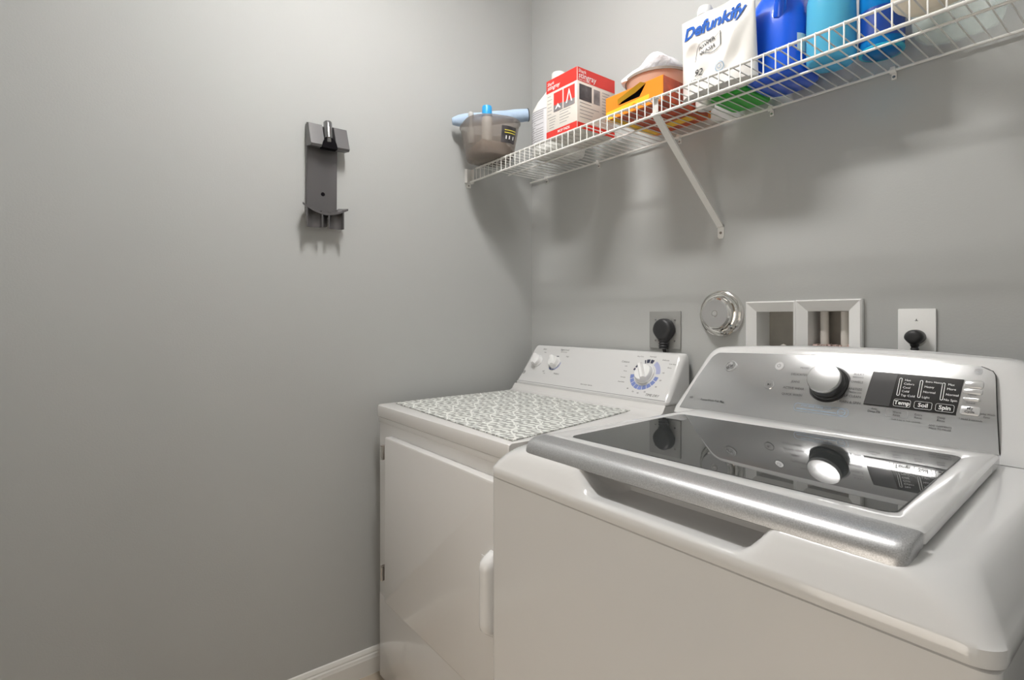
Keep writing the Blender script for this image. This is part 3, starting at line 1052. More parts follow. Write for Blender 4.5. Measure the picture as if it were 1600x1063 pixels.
# ------------------------------------------------------------------ wall dock on the left wall
dk = thing('vacuum_wall_dock', 'dark grey plastic vacuum cleaner dock mounted on the left wall', 'wall dock', (0, -.855, 1.62))
b = MB()
rings = []
for z, y0, y1, d in ((1.480, -.903, -.808, .013), (1.52, -.903, -.808, .014), (1.62, -.902, -.808, .015), (1.72, -.902, -.807, .016), (1.757, -.902, -.807, .016)):
    q = rr((y0 + y1) / 2, d / 2, (y1 - y0) / 2, d / 2, .004, z, 4)
    rings.append([Vector((max(.0003, p.y), p.x, z)) for p in q])
b.loft(rings)
obj('backplate', b, 'dock_gray', dk, 40)
for y0, y1 in ((-.903, -.862), (-.826, -.785)):
    w = MB()
    w.prism([(.0155, y0, 1.760), (.030, y0 + .001, 1.756), (.052, y0 + .003, 1.690), (.046, y0 + .003, 1.684), (.0155, y0, 1.688)], (0, y1 - y0, 0))
    obj('clamp_wing', w, 'dock_wing', dk, 20)
w = MB()
w.prism([(.030, -.844 + .0235 * math.cos(PI * k / 14), 1.6825 + .034 * math.sin(PI * k / 14)) for k in range(15)], (.0225, 0, 0))  # solid black half-disc, shade painted where the socket is hollow
obj('socket_shade', w, 'hollow_shade', dk, 30, 'solid black half-disc painted as shade in the arched socket')
obj('socket_back', MB().box(.0158, .024, -.8615, -.8265, 1.684, 1.716, .002), 'black_rubber', dk)
obj('charging_post', MB().tube([(.046, -.846, 1.700), (.0455, -.846, 1.703), (.045, -.846, 1.712), (.0448, -.846, 1.713), (.036, -.8455, 1.764), (.0355, -.8455, 1.766)], [.008, .0095, .0095, .0125, .0125, .011], 24), 'dock_metal', dk, 40)
obj('post_arm', MB().box(.0155, .040, -.857, -.835, 1.722, 1.750, .003), 'dock_gray', dk)
obj('screw_hole', MB().lathe([(.0062, 0), (.0062, .0008), (0, .0008)], (.0146, -.853, 1.548), 'x', 18), 'hollow_shade', dk)
# lower twin hooks: a dipping shelf with two curled prongs
w = MB()
rings = []
for k in range(25):
    t_ = k / 24
    y = -.925 + (.925 - .787) * t_
    z = 1.513 - .023 * math.sin(PI * t_) ** 1.0 - .004 * t_
    rings.append([Vector((.0155, y * .75 + -.855 * .25, z)), Vector((.052, y, z - .004)), Vector((.052, y, z - .010)), Vector((.0155, y * .75 + -.855 * .25, z - .008))])
w.loft(rings)
obj('hook_saddle', w, 'dock_gray', dk, 50)
for yc, sg in ((-.889, 1), (-.824, 1)):
    w = MB()
    rings = []
    for k in range(15):
        a = PI * (1.02 - 1.04 * k / 14)
        ry = .0245
        ring = []
        for x_, z_ in ((.052, 0),):
            pass
        y_ = yc + ry * math.cos(a)
        x_ = .050 - .020 * math.sin(a)
        y_i = yc + (ry - .004) * math.cos(a)
        x_i = .050 - .016 * math.sin(a)
        zt = 1.502 - .012 * math.sin(PI * (y_ + .925) / .138)
        rings.append([Vector((x_, y_, zt)), Vector((x_i, y_i, zt)), Vector((x_i, y_i, 1.440)), Vector((x_, y_, 1.440))])
    w.loft(rings)
    obj('hook', w, 'dock_gray', dk, 50)
obj('hook_spine', MB().box(.0155, .033, -.868, -.845, 1.445, 1.487, .003), 'dock_gray', dk)

# ------------------------------------------------------------------ wire shelf
ZD = 1.7185
SY = -.305
sh = thing('wire_shelf', 'white coated wire shelf fixed along the back wall above the appliances', 'shelf', (1.0, -.15, ZD))
SX0, SX1 = .045, RX - .03
obj('front_rail', MB().tube([(SX0, SY, ZD - .0035), (SX1, SY, ZD - .0035)], .0033, 10), 'wire_white', sh)
obj('lower_rail', MB().tube([(.012, SY - .002, ZD - .0475), (SX1, SY - .002, ZD - .0475)], .0035, 10), 'wire_white', sh)
obj('back_rail', MB().tube([(.003, -.010, ZD - .0035), (SX1, -.010, ZD - .0035)], .0032, 10), 'wire_white', sh)
obj('middle_rail', MB().tube([(SX0, -.155, ZD - .0045), (SX1, -.155, ZD - .0045)], .0028, 10), 'wire_white', sh)
w = MB()
x = .0537
while x < SX1:
    w.tube([(x, -.0065, ZD), (x, SY + .003, ZD), (x, SY - .0018, ZD - .0010), (x, SY - .0042, ZD - .005), (x, SY - .0042, ZD - .0495)], .0015, 6)
    x += .0254
obj('cross_wires', w, 'wire_white', sh, 60)
# end bracket on the left wall
b = MB()
b.box(.0005, .0025, SY - .020, SY + .012, ZD - .052, ZD + .002, .0005)
b.box(.0025, .017, SY + .009, SY + .012, ZD - .052, ZD + .002, .0005)
b.box(.0025, .017, SY - .020, SY - .017, ZD - .052, ZD - .002, .0005)
eb = obj('end_bracket', b, 'wire_white', sh)
b = MB().box(.0005, .003, SY - .014, SY + .006, ZD - .068, ZD - .052, .0005)
obj('bracket_tab', b, 'wire_white', eb)
obj('bracket_screw', MB().lathe([(.003, .0028), (.003, .004), (0, .0045)], (0, SY - .004, ZD - .060), 'x', 10), 'rim_gray', eb)
# wall clips
for x in (.0984, .3736, .7047, .9866, 1.2601, 1.62):
    b = MB().box(x - .005, x + .005, -.0142, -.0004, ZD - .004, ZD + .004, .001)
    b.box(x - .005, x + .005, -.0045, -.0004, ZD - .022, ZD + .006, .001)
    b.tube([(x - .006, -.010, ZD - .0045), (x + .006, -.010, ZD - .0045)], .0058, 12)
    cl = obj('wall_clip', b, 'wire_white', sh)
    obj('clip_screw', MB().lathe([(.0032, .0044), (.003, .006), (0, .0065)], (x, 0, ZD - .0165), 'y', 10), 'brushed_metal', cl)


def brace(x):
    b = MB()
    top = Vector((x, SY + .004, ZD - .044)); bot = Vector((x, -.0062, 1.425))
    d = (bot - top).normalized()
    side = Vector((1, 0, 0)); nrm = d.cross(side).normalized()

    def sec(c_, wd):
        return [c_ + side * a + nrm * h for a, h in ((-wd, 0), (-wd, -.006), (-wd + .0012, -.006), (-wd + .0012, -.0012), (wd - .0012, -.0012), (wd - .0012, -.006), (wd, -.006), (wd, 0))]
    b.loft([sec(top, .0095), sec(bot, .0095)])
    br_ = obj('support_brace', b, 'wire_white', sh, 20)
    b = MB()
    b.prism([(x - .0095, -.0005, 1.430), (x + .0095, -.0005, 1.430), (x + .0095, -.0005, 1.398), (x + .006, -.0005, 1.392), (x - .006, -.0005, 1.392), (x - .0095, -.0005, 1.398)], (0, -.0022, 0))
    b.box(x - .0095, x + .0095, -.0085, -.0006, 1.4235, 1.4310, .0008)
    obj('brace_foot', b, 'wire_white', br_, 20)
    obj('brace_screw', MB().lathe([(.0038, .0027), (.0035, .0045), (0, .005)], (x, 0, 1.408), 'y', 12), 'rim_gray', br_)
    b = MB()
    b.box(x - .008, x + .008, SY - .0030, SY + .0105, ZD - .046, ZD - .0395, .001)
    b.box(x - .008, x + .008, SY + .0055, SY + .0075, ZD - .046, ZD - .002, .0005)
    b.box(x - .008, x + .008, SY - .0050, SY + .0075, ZD - .0035, ZD - .0015, .0005)
    obj('brace_hook', b, 'wire_white', br_, 20)


brace(.8400)
brace(1.62)

# ------------------------------------------------------------------ things on the shelf
ZT = ZD + .0016    # top of the wires
# smoky tub
TC = (.138, -.309)
tb = thing('plastic_tub', 'smoky grey translucent plastic tub at the left end of the wire shelf', 'tub', (*TC, ZT))
rot = -.28


def tring(h, r, z):
    return rr(TC[0], TC[1], h[0], h[1], r, z, 8, 1, rot)


b = MB().loft([tring((.074, .064), .05, ZT), tring((.082, .072), .055, ZT + .003), tring((.086, .076), .058, ZT + .012), tring((.1065, .0945), .074, ZT + .118), tring((.110, .098), .078, ZT + .119), tring((.110, .098), .078, ZT + .124),
               tring((.104, .092), .073, ZT + .124), tring((.083, .073), .055, ZT + .012), tring((.078, .068), .052, ZT + .005)])
obj('tub_wall', b, 'tub_smoke', tb, 40)
# printed label on the right-hand part of the front side
ca, sa = math.cos(rot), math.sin(rot)


def tubside(u, v, off=.0012):
    # follows the rounded wall of the tub; u runs along the rim from the middle of the right side
    q = tring((.086 + .0205 * (v - .012) / .106 + off, .076 + .0185 * (v - .012) / .106 + off), .058 + .016 * (v - .012) / .106, 0)
    k = 9.0 + u / .0125
    i0 = int(math.floor(k)); f_ = k - i0
    if i0 < 8: i0, f_ = 8, 0
    p = q[i0].lerp(q[i0 + 1], f_)
    return Vector((p.x, p.y, ZT + v))


b = MB()
rect(b, tubside, -.004, .044, .040, .094, 10)
lb_ = obj('tub_label', b, 'photo_dark', tb, 0, 'dark printed label')
b = MB()
for v in (.079, .071):
    rect(b, lambda u, v_: tubside(u, v_, .0022), -.001, .041, v, v + .0028, 10)
obj('label_stripe', b, 'ink_yellow', lb_, 0)
b = MB()
for u in (.002, .014, .030):
    rect(b, lambda u_, v_: tubside(u_, v_, .0022), u, u + .004, .052, .063, 1)
obj('label_icon', b, 'ink_white', lb_, 0)
# brown rag in the tub
b = MB()
rings = []
for k, (z, s_) in enumerate(((.0135, .75), (.02, .9), (.035, .93), (.05, .8), (.058, .45))):
    q = tring((.078 * s_, .070 * s_), .03, ZT + z)
    rings.append([Vector((p.x, p.y, p.z + .004 * math.sin(i * 1.1 + k) + .003 * math.sin(i * .37))) for i, p in enumerate(q)])
b.loft(rings)
tag(obj('cleaning_rag', b, 'tub_contents', None, 60), 'crumpled tan rag inside the smoky plastic tub', 'rag')
# bottle with blue cap standing in the tub
t = thing('detergent_bottle', 'white bottle with a bright blue cap standing in the smoky tub', 'bottle', (.140, -.322, ZT + .012))
bc = Vector((.140, -.322, ZT + .066))
ri = bc
obj('bottle', MB().lathe([(.016, 0), (.018, .003), (.018, .065), (.0185, .075), (.0165, .0835), (.0135, .089), (.0135, .094)], bc, n=28), 'bottle_white', t, 40)
obj('cap', MB().lathe([(.0175, .088), (.0178, .090), (.0172, .119), (.0158, .1225), (.0, .1235)], bc, n=36), 'cap_blue', t, 40, 'bright blue cap')
# clear squeeze bottle with nozzle
t = thing('nozzle_bottle', 'small clear bottle with a pale nozzle, left of the blue capped bottle in the tub', 'bottle', (.098, -.362, ZT + .012))
bc = Vector((.098, -.362, ZT + .060))
obj('bottle', MB().lathe([(.012, 0), (.0125, .002), (.0125, .042), (.009, .052), (.0065, .056)], bc, n=20), 'clear_plastic', t, 40)
obj('nozzle', MB().lathe([(.0075, .055), (.006, .066), (.0055, .088), (.0075, .094), (.0100, .101), (.0098, .107), (.0065, .112), (0, .113)], bc, n=20), 'clear_plastic', t, 40)
# rolled blue cloth across the tub
b = MB()
A_, B_ = Vector((.038, -.402, 1.868)), Vector((.178, -.168, 1.903))
path = [A_.lerp(B_, i / 12) for i in range(13)]
b.tube(path, [.012, .020] + [.0225 + .0008 * math.sin(i * 1.7) for i in range(9)] + [.0225, .0215], 24)
rc = tag(obj('rolled_cloth', b, 'cloth_blue', None, 50), 'pale blue rolled cloth laid across the smoky tub', 'cloth')
b = MB().tube([B_ - (B_ - A_).normalized() * .0001, B_ + (B_ - A_).normalized() * .003], [.0235, .0225], 24)
rb = obj('cloth_end', b, 'black_rubber', None, 40, 'dark end band')
rb.parent = rc

# white gallon jug
jc = (.312, -.140)
t = thing('bleach_jug', 'tall white plastic jug with a printed label between the smoky tub and the red box', 'jug', (*jc, ZT))


def jr(hx, hy, r, z, dx=0, dy=0):
    return rr(jc[0] + dx, jc[1] + dy, hx, hy, r, ZT + z, 10)


b = MB().loft([jr(.058, .070, .045, 0), jr(.070, .082, .050, .006), jr(.074, .086, .055, .016), jr(.074, .086, .055, .150), jr(.072, .084, .055, .160), jr(.062, .070, .05, .188), jr(.048, .052, .045, .214), jr(.034, .036, .033, .238), jr(.024, .024, .0235, .255), jr(.021, .021, .0205, .262), jr(.021, .021, .0205, .268)])
obj('jug_body', b, 'bottle_white', t, 50)
b = MB().loft([jr(.0750, .0870, .0555, .030), jr(.0750, .0870, .0555, .148)], c0=False, c1=False)
lb_ = obj('jug_label', b, 'label_paper', t, 50, 'printed white label')
b = MB().loft([jr(.0754, .0874, .0558, .1440), jr(.0754, .0874, .0558, .1455)], c0=False, c1=False)
obj('label_line', b, 'ink_gray', lb_, 50)
obj('cap', MB().lathe([(.0245, .264), (.0248, .268), (.0240, .290), (.022, .293), (0, .294)], (jc[0], jc[1], ZT), n=32), 'bottle_white', t, 40)
# lines of print curving round the front-left corner of the label
b = MB()
ref = rr(jc[0], jc[1], .0757, .0877, .0558, 0, 10)
vis = [p for p in ref]
n_ = len(vis)
k0 = [i for i, p in enumerate(vis) if p.y < jc[1] - .02]
for li in range(13):
    z = ZT + .137 - li * .0078
    idx = [i for i in range(33, 44)] if n_ >= 44 else range(n_)
    for i in idx:
        if random.random() < .2: continue
        p, q = vis[i % n_], vis[(i + 1) % n_]
        p = Vector((p.x, p.y, z)); q = Vector((q.x, q.y, z))
        b.add([p, q, q + Vector((0, 0, .0016)), p + Vector((0, 0, .0016))], [(0, 1, 2, 3)])
obj('label_print', b, 'ink_gray', lb_, 0)

# red and white box
bx0, bx1, by0, by1, bz1 = .4315, .5665, -.3020, -.1400, 1.8985
t = thing('stingray_box', 'red and white cardboard box with photo panels on the wire shelf', 'box', ((bx0 + bx1) / 2, (by0 + by1) / 2, ZT))
bxo = obj('carton', MB().box(bx0, bx1, by0, by1, ZT, bz1, .0012), 'box_white', t)
H = bz1 - ZT


def bf(u, v, off=.0004):
    return Vector((bx0 + u, by0 - off, ZT + v))


def bs(u, v, off=.0004):
    return Vector((bx1 + off, by0 + u, ZT + v))


BW, BD = bx1 - bx0, by1 - by0
b = MB()
rect(b, bf, .0008, BW - .0008, .0008, .020, 1)
obj('red_stripe', b, 'box_red', bxo, 0)
b = MB()
rect(b, bs, .0008, BD - .0008, .0008, .018, 1)
obj('red_stripe', b, 'box_red', bxo, 0)
b = MB()
rect(b, bf, .0008, BW - .0008, H - .040, H - .0008, 1)
obj('red_band', b, 'box_red', bxo, 0)
b = MB()
rect(b, bs, .0008, BD - .0008, H - .040, H - .0008, 1)
obj('red_band', b, 'box_red', bxo, 0)
b = MB()
b.add([(bx0 + .001, by0 + .001, bz1 + .0004), (bx1 - .001, by0 + .001, bz1 + .0004), (bx1 - .001, by1 - .001, bz1 + .0004), (bx0 + .001, by1 - .001, bz1 + .0004)], [(0, 1, 2, 3)])
obj('red_band', b, 'box_red', bxo, 0)
b = MB()
rect(b, bf, .034, .073, H - .105, H - .047, 1)
obj('picture', b, 'box_red', bxo, 0)
b = MB()
rect(b, bf, .078, .125, H - .105, H - .047, 1)
obj('picture', b, 'box_red', bxo, 0)
b = MB()
rect(b, lambda u, v: bf(u, v, .0008), .034, .073, H - .105, H - .085, 1)
rect(b, lambda u, v: bf(u, v, .0008), .078, .125, H - .105, H - .088, 1)
obj('picture', b, 'photo_gray', bxo, 0)
b = MB()
for u0, u1, v0, v1 in ((.040, .066, H - .098, H - .082), (.088, .116, H - .094, H - .054)):
    flat(b, lambda u, v: bf(u, v, .0012), [(u0, v0), (u0 + .006, v0), ((u0 + u1) / 2, v1 - .010), (u1 - .006, v0), (u1, v0), ((u0 + u1) / 2 + .001, v1), ((u0 + u1) / 2 - .001, v1)])
obj('picture_shape', b, 'ink_white', bxo, 0)
b = MB()
rect(b, bs, .008, .060, H - .094, H - .048, 1)
obj('picture', b, 'photo_dark', bxo, 0)
b = MB()
rect(b, bs, .068, .095, H - .094, H - .050, 1)
obj('picture', b, 'photo_gray', bxo, 0)
fw = lambda u, v: bf(u, v, .0010)
fw2 = lambda u, v: bs(u, v, .0010)
text_mesh([('Shark', .006, H - .014, .013, 'LEFT', .2, .008), ('stingray', .006, H - .026, .0175, 'LEFT', .2, .010)], 'carton_lettering', 'ink_white', fw, bxo)
text_mesh([('Shark', .004, H - .011, .014, 'LEFT', .1, .008), ('stingray', .004, H - .024, .0235, 'LEFT', .1, .010), ('Steam and Sweep', .004, H - .036, .0070, 'LEFT')], 'carton_lettering', 'ink_white', fw2, bxo)
text_mesh([('MOP PADS', .052, .010, .011, 'LEFT', 0, .02)], 'carton_lettering', 'ink_white', fw, bxo)
b = MB()
for k in range(7):
    rect(b, bf, .006, .006 + random.uniform(.014, .022), H - .052 - k * .011, H - .0507 - k * .011, 1)
for k in range(5):
    u = .060
    rect(b, bf, u, u + random.uniform(.03, .055), H - .112 - k * .0085, H - .1106 - k * .0085, 1)
    rect(b, bf, .014, .014 + random.uniform(.02, .03), H - .118 - k * .008, H - .1166 - k * .008, 1)
for k in range(5):
    rect(b, bs, .010, .010 + random.uniform(.045, .095), H - .103 - k * .0105, H - .1014 - k * .0105, 1)
for k in range(8):
    rect(b, bs, .105, .105 + random.uniform(.02, .035), H - .052 - k * .009, H - .0506 - k * .009, 1)
obj('small_print', b, 'ink_gray', bxo, 0)

# orange open box lying down
ox0, ox1, oy0, oy1, oz = .650, .843, -.272, -.055, 1.783
t = thing('orange_box', 'open orange and yellow cardboard box right of the red and white box', 'box', ((ox0 + ox1) / 2, (oy0 + oy1) / 2, ZT))
b = MB()
OH = oz - ZT


def of(u, v, off=0.0):
    return Vector((ox0 + u, oy0 - off, ZT + v))


OW = ox1 - ox0
# shell with a torn-open front window
win = [(.045, .030), (.118, .031), (.140, .060), (.104, .046), (.060, .0375)]
outer = [(0, 0), (OW, 0), (OW, OH), (0, OH)]
b.box(ox0 + .001, ox1 - .001, oy0 + .006, oy1, ZT + .001, oz - .0005, .001)
cs_ = [(OW * .0, 0), (OW, 0), (OW, OH), (0, OH)]
front = [of(0, 0), of(OW, 0), of(OW, OH), of(.150, OH), of(0, OH)]
wv = [of(*p) for p in win]
allv = [of(0, 0), of(OW, 0), of(OW, OH), of(.140, OH), of(0, OH)] + wv
b.add(allv, [(0, 1, 6, 5), (1, 2, 7, 6), (2, 3, 7), (3, 4, 9, 8, 7), (4, 0, 5, 9)])
b.add([of(0, 0), of(OW, 0), of(OW, OH), of(0, OH), Vector((ox0, oy0 + .007, ZT)), Vector((ox1, oy0 + .007, ZT)), Vector((ox1, oy0 + .007, oz)), Vector((ox0, oy0 + .007, oz))], [(0, 1, 5, 4), (1, 2, 6, 5), (2, 3, 7, 6), (3, 0, 4, 7)])
ob = obj('carton', b, 'box_orange', t, 0)
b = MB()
b.add([of(*p) + Vector((0, .0055, 0)) for p in ((.03, .02), (.15, .02), (.15, .0625), (.03, .0625))], [(0, 1, 2, 3)])  # near-black sheet stands in for the shade inside the carton
obj('opening', b, 'hollow_shade', ob, 0, 'dark sheet painted as shade in the torn opening')
b = MB()
b.add([of(.043, .033, .001), of(.104, .046, .001), of(.140, .060, .001), of(.128, .0635, .010), of(.095, .0545, .010), of(.050, .0425, .009)], [(0, 1, 4, 5), (1, 2, 3, 4)])
b.add([of(.043, .033, .0004), of(.104, .046, .0004), of(.140, .060, .0004), of(.128, .0638, .0095), of(.095, .0551, .0094), of(.050, .0431, .0084)], [(5, 4, 1, 0), (4, 3, 2, 1)])
obj('flap', b, 'box_yellow', ob, 0, 'yellow torn flap')
b = MB()
flat(b, lambda u, v: of(u, v, .0006), [(.002, .001), (.030, .001), (.045, .014), (.070, .006), (.10, .020), (.128, .006), (.150, .018), (.150, .028), (.002, .022)])
obj('yellow_print', b, 'box_yellow', ob, 0)
b = MB()
sf = lambda u, v: Vector((ox1 + .0005, oy0 + u, ZT + v))
rect(b, sf, .001, .200, .001, OH - .001, 1)
b.add([(ox0 + .03, oy0 + .004, ZT + .0005), (ox1 - .002, oy0 + .004, ZT + .0005), (ox1 - .002, oy1 - .004, ZT + .0005), (ox0 + .03, oy1 - .004, ZT + .0005)], [(0, 1, 2, 3)])
obj('rust_panel', b, 'box_rust', ob, 0, 'rust red side and base panel')
bt = lambda u, v: Vector((ox0 + u, oy0 + v, ZT + .0001))
text_mesh([('FEBREZE', .055, .045, .028, 'LEFT', 0, .03), ('FRESH', .060, .105, .030, 'LEFT', 0, .03)][:0] + [('Scented', .050, -.035 * -1, .026, 'LEFT', 0, .02)][:0] + [('BAGS', .165, .05, .02, 'LEFT')][:0] + [('Sheets', .05, .05, .034, 'LEFT', 0, .02)], 'base_lettering', 'ink_white', lambda u, v: bt(u, .12 - v), ob)
b = MB()
rect(b, bt, .004, .030, .005, .20, 1)
rect(b, bt, .060, .170, .150, .185, 1)
obj('base_stripe', b, 'box_yellow', ob, 0)

# beige tub with white towel
pc = (.728, -.138)
t = thing('beige_tub', 'round beige pink plastic tub with a grey rim standing on the orange box', 'tub', (*pc, oz))
zb = oz + .0002
b = MB().lathe([(.074, 0), (.080, .003), (.090, .054), (.0865, .054), (.077, .006), (0, .005)], (*pc, zb), n=56)
obj('tub_wall', b, 'tub_pink', t, 40)
obj('rim', MB().lathe([(.0875, .0525), (.0935, .0525), (.0935, .0595), (.0915, .061), (.0870, .061), (.0860, .055)], (*pc, zb), n=56), 'rim_gray', t, 30, 'grey rim')
b = MB()
rings = []
for k, (r_, h) in enumerate(((.050, .030), (.074, .052), (.092, .066), (.092, .080), (.078, .096), (.050, .106), (.015, .108))):
    ring = []
    for i in range(48):
        a = 2 * PI * i / 48
        wob = 1 + .07 * math.sin(3 * a + k) + .04 * math.sin(7 * a + 2 * k)
        dz = (.014 * math.sin(2 * a + 2.6) + .005 * math.sin(5 * a)) * (1 if k > 1 else .1)
        ring.append(Vector((pc[0] - .016 + r_ * wob * math.cos(a) * .92, pc[1] + r_ * wob * math.sin(a) * .92, zb + h + dz * (1.0 if k < 5 else .5))))
    rings.append(ring)
b.loft(rings)
tag(obj('white_towel', b, 'towel_white', None, 70), 'crumpled white towel piled in the beige tub', 'towel')

# white detergent pouch
t = thing('detergent_pouch', 'crinkled white detergent pouch with blue lettering standing on the shelf', 'pouch', (.96, -.21, ZT))
px0, px1, pzt = .862, 1.058, 1.916


def pface(u, v, side=-1, off=0.0):
    """u 0..1 across, v 0..1 up; a pillow that pinches shut at the top"""
    w = .5 + (u - .5) * (1 - .03 * v)
    th = .030 * (1 - v ** 1.6) * (max(0, 1 - abs(2 * u - 1) ** 3)) ** .6 + .0012
    cr = .004 * (math.sin(9 * u + 6 * v) * math.sin(7 * v + 2 * u) + .6 * math.sin(17 * u - 11 * v)) * max(0, 1 - abs(2 * u - 1) ** 4) * (1 - v * .5) * min(1, 4 * v)
    ridge = .010 * max(0, 1 - abs((u - .78) - .35 * (v - .55)) / .12) * smoothstep(.15, .4, v) * (1 - smoothstep(.6, .85, v))
    dent = -.013 * max(0, 1 - ((u - .2) / .13) ** 2 - ((v - .5) / .15) ** 2)
    x_ = px0 + (px1 - px0) * w
    y_ = -.2100 + side * (th + (cr + ridge + dent) * (1 if side < 0 else .5)) + side * off - .012 * v
    z_ = ZT + .0004 + (pzt - ZT) * v
    return Vector((x_, y_, z_))


b = MB()
nu, nv = 44, 40
for side in (-1, 1):
    vs = [pface(i / nu, j / nv, side) for j in range(nv + 1) for i in range(nu + 1)]
    ff = [(j * (nu + 1) + i, j * (nu + 1) + i + 1, (j + 1) * (nu + 1) + i + 1, (j + 1) * (nu + 1) + i) for j in range(nv) for i in range(nu)]
    b.add(vs, ff)
NN_ = (nu + 1) * (nv + 1)
be = [i for i in range(nu + 1)] + [j * (nu + 1) + nu for j in range(1, nv + 1)] + [nv * (nu + 1) + i for i in range(nu - 1, -1, -1)] + [j * (nu + 1) for j in range(nv - 1, 0, -1)]
for k in range(len(be)):
    b.f.append((be[k], be[(k + 1) % len(be)], NN_ + be[(k + 1) % len(be)], NN_ + be[k]))
po = obj('pouch', b, 'pouch_white', t, 60)
pw_ = px1 - px0
ph_ = pzt - ZT
pm = lambda u, v: pface(u / pw_, v / ph_, -1, .0022)
text_mesh([('Defunkify', .010, .158, .0430, 'LEFT', .15, .035, .0)], 'pouch_lettering', 'ink_pouch_blue', pm, po, 3)
text_mesh([('92', .060, .046, .022, c8, .3, .01), ('LOADS', .060, .028, .0115, c8), ('POWER', .080, .111, .0135, c8, 0, .03, .30), ('WASH', .084, .094, .0135, c8, 0, .03, .30)], 'pouch_lettering', 'ink_dark', pm, po)
b = MB()
wav = []
for k in range(25):
    t_ = k / 24
    wav.append((.048 + .070 * t_, .110 + .020 * t_ + .007 * math.sin(2 * PI * t_)))
for k in range(24, -1, -1):
    t_ = k / 24
    wav.append((.048 + .070 * t_, .076 + .020 * t_ + .007 * math.sin(2 * PI * t_)))
n_ = len(wav)
cx_ = sum(p[0] for p in wav) / n_; cy_ = sum(p[1] for p in wav) / n_
inn = [(cx_ + (p[0] - cx_) * .945, cy_ + (p[1] - cy_) * .90) for p in wav]
b.add([pm(*p) for p in wav] + [pm(*p) for p in inn], [(i, (i + 1) % n_, n_ + (i + 1) % n_, n_ + i) for i in range(n_)])
obj('pouch_emblem', b, 'ink_dark', po, 0)
b = MB()
annulus(b, pm, .120, .040, .010, .012, n=28)
annulus(b, pm, .120, .040, .004, .0055, n=16)
obj('pouch_seal', b, 'ink_sky', po, 0)

# things behind the pouch
t = thing('white_bottle', 'slim white bottle behind the white pouch, only its cap showing', 'bottle', (.870, -.128, ZT))
obj('bottle', MB().lathe([(.020, 0), (.024, .003), (.024, .20), (.018, .225), (.012, .235), (.012, .25)], (.870, -.128, ZT), n=28), 'bottle_white', t, 40)
obj('cap', MB().lathe([(.016, .245), (.020, .248), (.020, .262), (.017, .270), (.008, .275), (0, .2755)], (.870, -.128, ZT), n=28), 'bottle_white', t, 40)
b = MB()
gp = rr(.953, -.100, .052, .062, .014, 0, 6)
rings = []
for z, s_ in ((0, .95), (.004, 1), (.052, 1), (.056, .96)):
    rings.append([Vector((.953 + (p.x - .953) * s_, -.100 + (p.y + .100) * s_, ZT + z)) for p in gp])
b.loft(rings)
t = thing('green_container', 'bright green flat container on the shelf behind the white pouch', 'container', (.953, -.1, ZT))
obj('container_body', b, 'green_plastic', t, 40)
obj('container_lid', MB().box(.905, 1.0, -.158, -.042, ZT + .0562, ZT + .064, .003), 'green_plastic', t)

# dark blue laundry jug
jc2 = (1.066, -.112)
t = thing('laundry_jug', 'glossy deep blue laundry jug right of the white pouch', 'jug', (*jc2, ZT))


def j2(hx, hy, r, z, dx=0, dy=0):
    return rr(jc2[0] + dx, jc2[1] + dy, hx, hy, r, ZT + z, 10)


b = MB().loft([j2(.056, .060, .035, 0), j2(.064, .070, .038, .006), j2(.066, .072, .040, .02), j2(.066, .072, .040, .120), j2(.064, .070, .045, .150), j2(.057, .062, .045, .185, 0, .002), j2(.042, .048, .038, .215, .002, .004), j2(.030, .034, .029, .238, .004, .006), j2(.024, .024, .0235, .25, .004, .006), j2(.024, .024, .0235, .262, .004, .006)])
obj('jug_body', b, 'jug_blue', t, 60)
obj('jug_handle', MB().tube([(1.085, -.158, ZT + .20), (1.095, -.182, ZT + .212), (1.101, -.192, ZT + .19), (1.099, -.190, ZT + .165), (1.089, -.174, ZT + .135)], [.012, .012, .0125, .013, .014], 16), 'jug_blue', t, 60)
obj('cap', MB().lathe([(.030, .258), (.031, .262), (.029, .30), (.026, .304), (0, .305)], (jc2[0] + .004, jc2[1] + .006, ZT), n=36), 'jug_blue', t, 40)
b = MB()
q = rr(jc2[0], jc2[1], .0664, .0724, .0404, 0, 10)
vv = [p for p in q if p.x > jc2[0] + .055 and p.y < jc2[1] + .03]
obj('jug_label', MB().loft([[Vector((p.x, p.y, ZT + .045)) for p in vv], [Vector((p.x, p.y, ZT + .085)) for p in vv]], False, False, closed=False), 'bottle_white', t, 50, 'small white label')

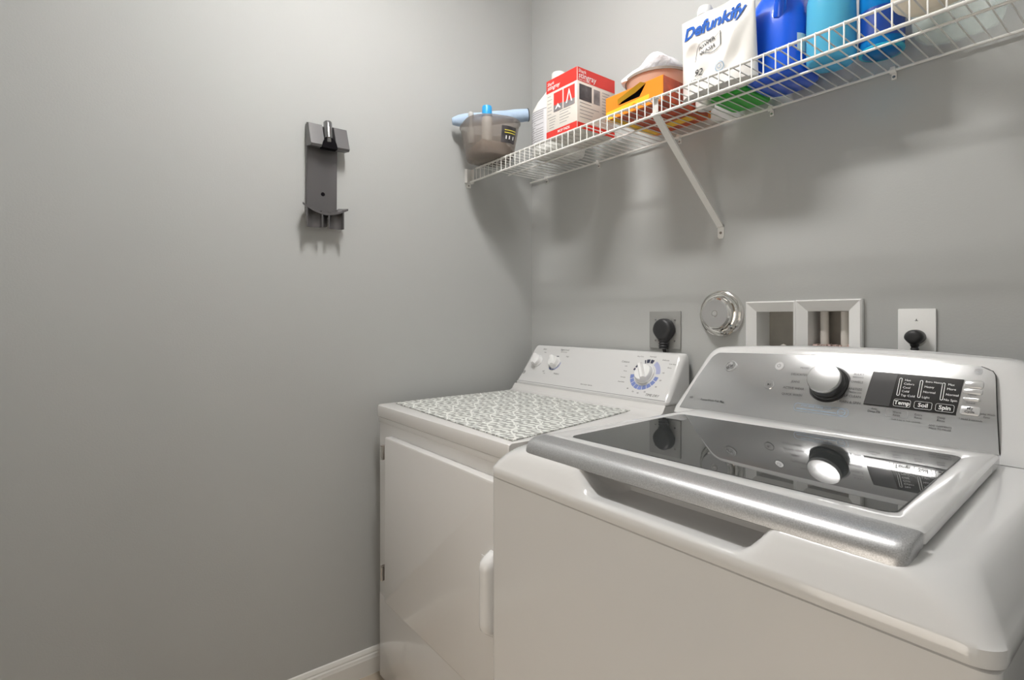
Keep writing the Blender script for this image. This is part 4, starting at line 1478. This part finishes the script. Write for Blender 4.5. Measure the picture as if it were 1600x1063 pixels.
# cyan bottle
def bottle(name, label, c_, r_, h, m, mc, flare=1.0):
    t = thing(name, label, 'bottle', (*c_, ZT))
    b = MB().lathe([(r_ * .85, 0), (r_ * .97, .004), (r_, .012), (r_ * flare, h * .35), (r_ * flare * .98, h * .55), (r_ * .80, h * .74), (r_ * .45, h * .86), (r_ * .33, h * .90), (r_ * .33, h * .94)], (*c_, ZT), n=48)
    obj('bottle', b, m, t, 60)
    obj('cap', MB().lathe([(r_ * .42, h * .93), (r_ * .43, h * .94), (r_ * .40, h * 1.04), (r_ * .36, h * 1.055), (0, h * 1.06)], (*c_, ZT), n=32), mc, t, 40)
    return t


bottle('fabric_softener_bottle', 'light cyan translucent bottle right of the deep blue jug', (1.182, -.135), .048, .25, 'bottle_cyan', 'bottle_white')
t = bottle('cleaner_bottle', 'azure blue bottle with a navy label beside the frosted tub', (1.268, -.105), .040, .25, 'bottle_azure', 'bottle_white')
b = MB().lathe([(.0406, .022), (.0408, .085)], (1.268, -.105, ZT), n=48)
b.f = b.f[:-2]
obj('bottle_label', b, 'label_navy', t, 60, 'navy label')
b = MB().lathe([(.0395, .0004), (.0403, .0010), (.0410, .004), (.0406, .0065), (.0400, .0068)], (1.268, -.105, ZT), n=48)
obj('base_ring', b, 'ring_cyan', t, 40, 'bright cyan base ring')

# frosted tub with a cream cloth
fc = (1.392, -.096)
t = thing('frosted_tub', 'frosted clear plastic tub at the right end of the shelf', 'tub', (*fc, ZT))


def fr_(hx, hy, r, z):
    return rr(fc[0], fc[1], hx, hy, r, ZT + z, 10)


b = MB().loft([fr_(.056, .050, .040, 0), fr_(.064, .057, .045, .004), fr_(.067, .060, .046, .014), fr_(.074, .066, .048, .085), fr_(.077, .0685, .050, .0855), fr_(.077, .0685, .050, .089),
               fr_(.072, .0635, .046, .089), fr_(.065, .058, .044, .014), fr_(.058, .052, .040, .005)])
obj('tub_wall', b, 'tub_frosted', t, 50)
b = MB()
rings = []
for k in range(17):
    t_ = -1 + 2 * k / 16
    e = max(.05, (1 - abs(t_) ** 3.2) ** .5)
    cx_ = 1.388 + .068 * t_
    ring = []
    for i in range(28):
        a = 2 * PI * i / 28
        w_ = 1 + .05 * math.sin(3 * a + 4 * t_) + .03 * math.sin(5 * a - 6 * t_)
        ring.append(Vector((cx_, -.2200 + .0480 * e * w_ * math.cos(a), ZT + .0375 + .0360 * min(1, e * w_) * math.sin(a))))
    rings.append(ring)
b.loft(rings)
tag(obj('folded_cloth', b, 'cloth_cream', None, 70), 'cream rolled cloth on the shelf in front of the frosted tub', 'cloth')
